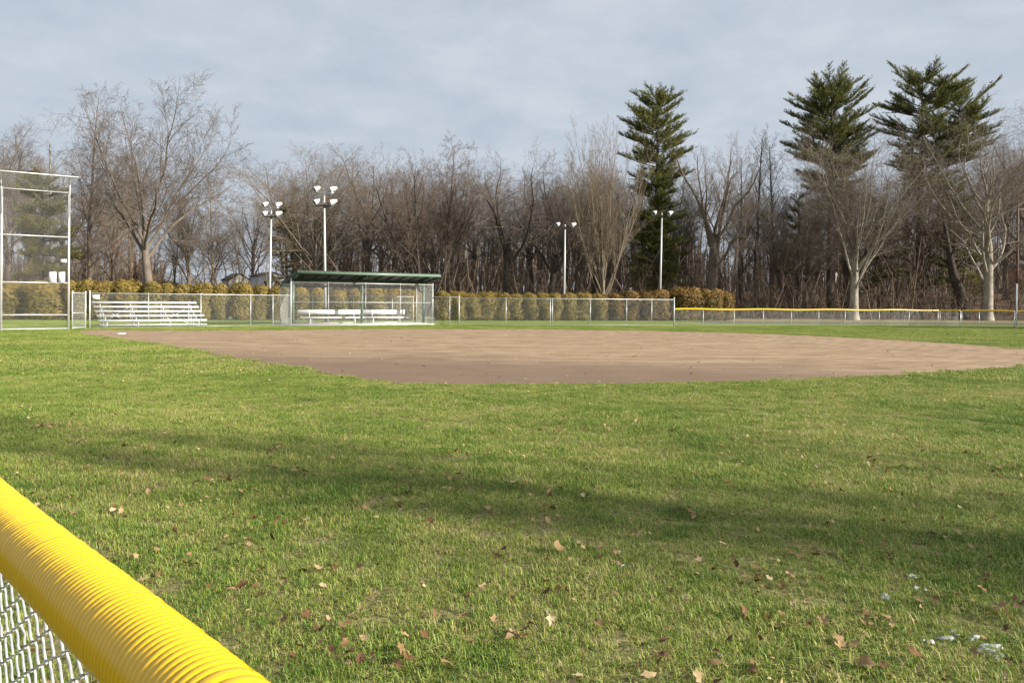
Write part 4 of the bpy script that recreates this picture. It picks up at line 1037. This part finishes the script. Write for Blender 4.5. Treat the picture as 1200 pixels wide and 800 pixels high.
pine('tall dark pine standing alone in the middle behind the right-hand mast', 769, 84, 102, 332, 92, 71, prof=I((0, .75), (.22, .85), (.42, .62), (.58, .92), (.75, .98), (.88, .78), (.95, .5), (1, .16)), droop=.12, upsweep=.75, gap=.15)
pine('left one of the two broad right-hand pines, with ragged left boughs', 973, 92, 86, 240, 112, 72, prof=I((0, .55), (.2, .85), (.45, 1.0), (.65, .95), (.82, .82), (.93, .58), (1, .25)), droop=-.25, upsweep=.8, gap=.12, whorl=.45)
pine('right-hand broad pine with double top, tallest of all', 1078, 92, 72, 225, 112, 73, prof=I((0, .5), (.25, .95), (.5, 1.0), (.75, .88), (.9, .66), (1, .28)), droop=-.2, upsweep=.8, gap=.12, second=(5.2, hgt(1115, 88, 92), 17.0), whorl=.42)
pine('bushy yellow-green pine behind the backstop, with a bare broken leader', 50, 68, 196, 318, 84, 74, needle='needles_y', prof=I((0, .8), (.3, 1.0), (.6, .78), (.85, .62), (1, .22)), droop=.15, upsweep=.55, gap=.2, whorl=.5)
pine('low dark-green pine showing under the pale trees left of the foul pole', 1118, 90, 205, 335, 80, 75, prof=I((0, .9), (.5, .8), (1, .2)), droop=.05, upsweep=.5, gap=.35)
pine('sparse olive hemlock behind the first floodlight mast', 335, 82, 238, 338, 66, 76, needle='needles_d', prof=I((0, 1), (.5, .6), (1, .1)), droop=.2, upsweep=.3, gap=.3, dens=.45)
pine('shaded understory pine between the two right-hand pines', 1030, 98, 230, 335, 80, 77, prof=I((0, .9), (.5, .8), (1, .25)), droop=.05, upsweep=.4, gap=.4)
pine('thin shaded pine below the left one of the broad pair', 935, 97, 225, 320, 60, 78, prof=I((0, .9), (.5, .8), (1, .25)), droop=.05, upsweep=.5, gap=.4)

# bare snag on the left pine, leaning dark trunk, utility pole
t = thing('dead_tree', 'bare pale broken stem rising above the yellow-green pine', 'tree', (xat(57, 69), 69, 0))
H = zat(57, 165, 69)
MB().tubes([[[0, 0, 0], [.2, 0, H * .4], [.05, 0, H * .8], [0, 0, H]]], [[.2, .16, .10, .05]], 8).rod((0.05, 0, H * .72), (-1.0, .2, H * .80), .04, 5, .015).rod((0.05, 0, H * .8), (.7, .2, H * .86), .03, 5, .01).build('trunk', M['bark_pale'], t, True)
t = thing('dead_tree', 'thick dark leaning trunk left of the large pale-barked tree', 'tree', (xat(1132, 83), 83, 0))
MB().tubes([[[0, 0, -.2], [-.5, 0, 2.5], [-1.5, 0, 5.2], [-1.9, .2, 8], [-2.5, .3, 12.0]]], [[.7, .55, .45, .3, .12]], 10).rod((-1.5, 0, 5.2), (1.4, .4, 8.2), .16, 6, .05).rod((-1.6, 0, 5.8), (-4, .4, 8.0), .13, 6, .04).rod((-.9, 0, 3.8), (-3.4, .1, 5.0), .10, 6, .03).build('trunk', M['bark_dark'], t, True)
t = thing('utility_pole', 'brown wooden utility pole behind the foul pole', 'pole', (xat(1192, 84), 84, 0))
MB().tubes([[[0, 0, -.2], [0, 0, zat(1192, 238, 84)]]], [[.17, .12]], 10, caps=True).build('shaft', M['wood'], t, True)
zt = zat(1192, 238, 84)
MB().box((0, 0, zt - .7), (2.2, .1, .12)).build('crossarm', M['wood'], t)
for x in (-.95, -.4, .4, .95): MB().add(*lathe([(.04, zt - .63), (.06, zt - .58), (.03, zt - .48), (.001, zt - .45)], 8)).build('insulator', M['glass'], t, True, (x, 0, 0))

# ------------------------------------------------------------------ rusty leaves still hanging, and the thicket
def leaf_cloud(mb, C, n, sig, rng, s0=.06, s1=.13):
    P = np.repeat(C, n, 0) + rng.normal(0, 1, (len(C) * n, 3)) * np.asarray(sig)
    k = len(P); nm = rng.normal(0, 1, (k, 3)); nm /= np.linalg.norm(nm, axis=1, keepdims=True)
    tx = np.cross(nm, rng.normal(0, 1, (k, 3))); tx /= np.linalg.norm(tx, axis=1, keepdims=True); ty = np.cross(nm, tx)
    s = rng.uniform(s0, s1, k)[:, None]
    V = np.stack([P - tx * s, P + ty * s * .5, P + tx * s, P - ty * s * .5], 1).reshape(-1, 3)
    mb.add(V, np.arange(k * 4).reshape(-1, 4), None, np.repeat(rng.random(k), 4))
def make_brush():
    rng = np.random.default_rng(91); mb = MB()
    N = 2300
    Y = 79 + 50 * rng.random(N) ** 1.4; px = rng.uniform(-120, 1330, N); X = (px - 600) / F * Y
    dens = np.where((px > 190) & (px < 330), .4, 1.0); keep = rng.random(N) < dens; X, Y, px = X[keep], Y[keep], px[keep]; N = len(X)
    h = rng.gamma(3.2, 1.25, N) + 1.0
    h *= np.where((px > 80) & (px < 165), 1.25, 1.0); h = np.minimum(h, 10)
    b = np.stack([X, Y, ground_z(X, Y) - .05], 1); ln = rng.normal(0, .24, (N, 2)); ln2 = ln + rng.normal(0, .22, (N, 2))
    P = np.stack([b, b + np.concatenate([ln * h[:, None] * .5, (h * .5)[:, None]], 1), b + np.concatenate([ln2 * h[:, None], h[:, None]], 1)], 1)
    r = .009 + .0055 * h
    col = rng.random(N)
    mb.tubes(P, np.stack([r * 1.3, r, np.full(N, .007)], 1), 4, col)
    k = 15
    i = np.repeat(np.arange(N), k); t = rng.uniform(.15, 1, len(i)); seg2 = t > .5
    q = np.where(seg2[:, None], P[i, 1] + (P[i, 2] - P[i, 1]) * ((t - .5) * 2)[:, None], P[i, 0] + (P[i, 1] - P[i, 0]) * (t * 2)[:, None])
    az = rng.uniform(0, 6.28, len(i)); el = rng.uniform(-.3, .9, len(i)); L = h[i] * rng.uniform(.12, .42, len(i))
    d = np.stack([np.cos(az) * np.cos(el), np.sin(az) * np.cos(el), np.sin(el)], 1)
    m1 = q + d * (L * .5)[:, None]; e = q + d * L[:, None] + np.stack([rng.normal(0, .12, len(i)) * L, rng.normal(0, .12, len(i)) * L, .16 * L], 1)
    mb.tubes(np.stack([q, m1, e], 1), np.stack([np.full(len(i), .012), np.full(len(i), .009), np.full(len(i), .006)], 1), 3, col[i])
    tag(mb.build('undergrowth', M['brush']), 'tangled brown saplings and brush under the trees', 'undergrowth', kind='stuff')
    lb = MB()
    C = []
    for _ in range(300):
        Y = 79 + 30 * rng.random(); px = rng.uniform(100, 1300); X = (px - 600) / F * Y
        C.append((X, Y, float(ground_z(X, Y)) + rng.gamma(2, .8)))
    leaf_cloud(lb, np.array(C), 26, (.9, .7, .5), rng, .03, .07)
    C = []
    for (px, y, Y, n, sp) in [(150, 291, 72, 3, .5), (165, 318, 73, 8, .8), (172, 300, 73, 5, .9), (232, 265, 79, 14, 2.2), (245, 240, 79, 12, 2.0), (258, 225, 80, 8, 1.8), (225, 300, 79, 8, 1.6), (190, 262, 71, 3, .4), (455, 270, 84, 9, 2.0), (470, 288, 84, 9, 2.0), (395, 318, 84, 8, 1.8), (430, 315, 84, 8, 2), (905, 330, 86, 8, 1.6), (1030, 342, 84, 6, 1.4), (960, 347, 84, 8, 1.6)]:
        for _ in range(n):
            C.append((xat(px, Y) + rng.normal(0, sp), Y + rng.normal(0, .8), zat(px, y, Y) + rng.normal(0, sp * .6)))
    leaf_cloud(lb, np.array(C), 30, (.55, .55, .35), rng, .03, .075)
    tag(lb.build('dry_leaves', M['rust']), 'rust-brown dry leaves still hanging in the thicket', 'leaves', kind='stuff')
    # the wood behind, too far and dense to tell stems apart
    db = MB(); N = 2600
    Y = rng.uniform(128, 190, N); px = rng.uniform(-200, 1420, N)
    hole = ((px > 190) & (px < 340)); keep = ~hole | (rng.random(N) < .12); Y, px = Y[keep], px[keep]; N = len(Y)
    X = (px - 600) / F * Y; h = rng.uniform(7, 17, N) * np.where((px > 820) & (px < 905), .7, 1) * np.where((px < 340), .75, 1.0)
    b = np.stack([X, Y, ground_z(X, Y) - .1], 1); ln = rng.normal(0, .05, (N, 2))
    P = np.stack([b, b + np.concatenate([ln * h[:, None], (h * .6)[:, None]], 1), b + np.concatenate([ln * 2 * h[:, None], h[:, None]], 1)], 1)
    col = rng.random(N) * .7
    db.tubes(P, np.stack([.012 * h, .009 * h, np.full(N, .012)], 1), 4, col)
    k = 26; i = np.repeat(np.arange(N), k); t = rng.uniform(.12, 1, len(i)); q = P[i, 0] + (P[i, 2] - P[i, 0]) * t[:, None]
    az = rng.uniform(0, 6.28, len(i)); el = rng.uniform(.2, 1.1, len(i)); L = h[i] * rng.uniform(.08, .26, len(i)) * (1.25 - t * .6)
    d = np.stack([np.cos(az) * np.cos(el), np.sin(az) * np.cos(el), np.sin(el)], 1)
    db.tubes(np.stack([q, q + d * L[:, None]], 1), np.stack([np.full(len(i), .03), np.full(len(i), .012)], 1), 3, col[i])
    tag(db.build('distant_woods', M['brush']), 'far-off brown bare wood reading as one mass', 'woods', kind='stuff')
make_brush()

# ------------------------------------------------------------------ buildings and van glimpsed through the trees
def house(name, label, px, Y, w, d, hw, hr, rz, wallm, wins, cat='house', base=None):
    X = xat(px, Y); z = float(ground_z(X, Y)) if base is None else base
    t = thing(name, label, cat, (X, Y, z), rz)
    MB().box((0, 0, hw / 2), (w, d, hw)).build('wall', wallm, t)
    g = MB()
    for s in (-1, 1):
        y = s * d / 2
        g.add([[-w / 2, y, hw], [w / 2, y, hw], [0, y, hw + hr], [-w / 2, y - s * .12, hw], [w / 2, y - s * .12, hw], [0, y - s * .12, hw + hr]], [[0, 1, 4, 3], [1, 2, 5, 4], [2, 0, 3, 5]], [[0, 2, 1], [3, 4, 5]])
    g.build('gable', wallm, t)
    r = MB(); o = .12; th = .1
    for s in (-1, 1):
        sl = hr / (w / 2)
        x0, z0 = s * (w / 2 + o), hw - o * sl; 
        v = [[x0, -d / 2 - o, z0], [0, -d / 2 - o, hw + hr], [0, d / 2 + o, hw + hr], [x0, d / 2 + o, z0]]
        v += [[a, b, c + th] for a, b, c in v]
        r.hexa(v)
    r.build('roof', M['shingle'], t)
    for (x, zc, ww, hh) in wins:
        f = MB().box((x, -d / 2 - .02, zc), (ww + .16, .08, hh + .16)).build('window', M['white'], t)
        MB().box((x, -d / 2 - .07, zc), (ww, .03, hh)).build('pane', M['glass'], f)
    return t
house('house', 'cream gabled house glimpsed through the trees left of the first mast', 276, 90, 2.4, 3, 4.0, .7, R(38), M['cream'], [(.6, 2.9, .4, .7)])
house('house', 'pale grey house glimpsed through the trees behind the first mast', 312, 92, 2.9, 4, 4.5, .4, R(38), M['paleside'], [(-.8, 3.5, .5, .7), (.7, 3.5, .5, .7)])
house('shed', 'white shed glimpsed over the hedge just right of the big oak trunk', 197, 88, 2.2, 2.5, 3.4, .3, R(35), M['white'], [(.5, 2.6, .5, .5)], 'shed')
house('shed', 'small white shed glimpsed over the hedge beyond the dugout benches', 437, 92, 3.6, 3, 2.6, .6, R(5), M['white'], [(.4, 1.5, .6, .6)], 'shed', 0.3)
house('house', 'white house front glimpsed between trunks above the yellow-capped fence', 951, 150, 7.0, 8, 3.3, .8, R(0), M['white'], [(-1.6, 2.2, 1.0, 1.2), (1.8, 2.2, 1.0, 1.2)], 'house', 4.6)
house('house', 'red brick house glimpsed at the right edge behind the utility pole', 1208, 120, 5.2, 7, 4.2, 1.2, R(-8), M['brick'], [(-1.2, 2.6, .8, 1.2), (1.0, 2.6, .8, 1.2)], 'house', 3.6)
# a bird far up on the right
b = MB(); by = 120
b.tubes([[[-.32, 0, 0], [-.1, 0, .02], [.15, 0, .02], [.34, 0, .04]]], [[.01, .08, .09, .01]], 8)
b.add([[-.08, 0, .03], [.14, 0, .05], [.02, .62, .16], [-.14, .55, .14], [-.08, 0, .045], [.14, 0, .065], [.02, .62, .17], [-.14, .55, .15]], [[0, 1, 2, 3], [4, 7, 6, 5], [0, 4, 5, 1], [1, 5, 6, 2], [2, 6, 7, 3], [3, 7, 4, 0]])
b.add([[-.08, 0, .03], [.14, 0, .05], [.02, -.62, .16], [-.14, -.55, .14], [-.08, 0, .045], [.14, 0, .065], [.02, -.62, .17], [-.14, -.55, .15]], [[0, 3, 2, 1], [4, 5, 6, 7], [0, 1, 5, 4], [1, 2, 6, 5], [2, 3, 7, 6], [3, 0, 4, 7]])
o = b.build('bird', M['dark'], loc=(xat(1161, by, 97), by, zat(1161, 97, by))); tag(o, 'tiny dark bird gliding in the sky right of the tallest pine', 'bird')

# ------------------------------------------------------------------ trees of the field's near right side, out of view; they shade the grass
def shade(X, Y, H, W, kind, seed, rz=0, **kw):
    plant_tree('bare_tree', 'bare tree standing out of view to the right of the outfield', 'tree', 0, Y, tree_meshes(seed, kind, H, W, M['bark_grey'], rmin=.016, **kw), 'bare trees beside the outfield out of view', rz, None, X)
shade(35, -7.2, 20, 3.8, 'slender', 401)
shade(41, -10.2, 20, 8.5, 'oak', 409, nch=[7, 7, 5, 3])
shade(66, 43, 18, 9, 'oak', 404)
shade(82, 39, 19, 10, 'spread', 405)

# ------------------------------------------------------------------ sky, sun, camera
world = bpy.data.worlds.new('World'); scn.world = world; world.use_nodes = True
nt = world.node_tree; nt.nodes.clear()
out = nt.nodes.new('ShaderNodeOutputWorld'); bg = nt.nodes.new('ShaderNodeBackground'); nt.links.new(bg.outputs[0], out.inputs[0])
bg.inputs[1].default_value = 0.10
sky = nt.nodes.new('ShaderNodeTexSky'); sky.sky_type = 'NISHITA'; sky.sun_disc = False
sky.sun_elevation = SUN_EL; sky.sun_rotation = math.pi - SUN_AZ; sky.air_density = 1.0; sky.dust_density = 1.2; sky.ozone_density = 1.2
g = nt.nodes.new('ShaderNodeTexCoord').outputs['Generated']
sp = nt.nodes.new('ShaderNodeSeparateXYZ'); nt.links.new(g, sp.inputs[0])
zc = math_n(nt, 'ADD', math_n(nt, 'MAXIMUM', sp.outputs[2], 0.0), 0.16)
cb = nt.nodes.new('ShaderNodeCombineXYZ')
nt.links.new(math_n(nt, 'DIVIDE', sp.outputs[0], zc), cb.inputs[0]); nt.links.new(math_n(nt, 'DIVIDE', sp.outputs[1], zc), cb.inputs[1])
n1 = noise(nt, 3.4, 7, 0.58, cb.outputs[0], 0.2); n2 = noise(nt, 0.42, 3, 0.5, cb.outputs[0])
cf = math_n(nt, 'ADD', math_n(nt, 'MULTIPLY', n1.outputs[0], 0.6), math_n(nt, 'MULTIPLY', n2.outputs[0], 0.4))
cl = ramp(nt, [(0.36, (2.62, 2.98, 3.46)), (0.52, (2.9, 3.22, 3.66)), (0.66, (3.3, 3.54, 3.9))]); nt.links.new(cf, cl.inputs[0])
amt = ramp(nt, [(0.34, (.90,) * 3), (0.52, (.97,) * 3)]); nt.links.new(cf, amt.inputs[0])
nt.links.new(mixc(nt, amt.outputs[0], mixc(nt, 0.55, sky.outputs[0], (0, 0, 0)), cl.outputs[0]), bg.inputs[0])

sd = Vector((math.sin(SUN_AZ) * math.cos(SUN_EL), -math.cos(SUN_AZ) * math.cos(SUN_EL), math.sin(SUN_EL)))
sl = bpy.data.lights.new('sun', 'SUN'); sl.energy = 5.0; sl.angle = R(0.55); sl.color = (1.0, 0.93, 0.82)
so = bpy.data.objects.new('sun', sl); COL.objects.link(so); so.rotation_euler = sd.to_track_quat('Z', 'Y').to_euler(); so.location = (60, -20, 40)

cam = bpy.data.cameras.new('camera'); co = bpy.data.objects.new('camera', cam); COL.objects.link(co)
cam.sensor_width = 36; cam.sensor_fit = 'HORIZONTAL'; cam.lens = F * 36 / 1200; cam.clip_start = .05; cam.clip_end = 5000
cam.shift_y = -(400 - CY) / 1200
co.location = (0, 0, CAM_H); co.rotation_euler = (R(90), ROLL, 0)
co.rotation_mode = 'XYZ'
import mathutils
co.rotation_euler = (mathutils.Matrix.Rotation(R(90), 3, 'X') @ mathutils.Matrix.Rotation(ROLL, 3, 'Z')).to_euler()
scn.camera = co

scn.render.engine = 'CYCLES'
scn.view_settings.view_transform = 'Standard'; scn.view_settings.look = 'None'; scn.view_settings.gamma = 1; scn.view_settings.exposure = 1.0
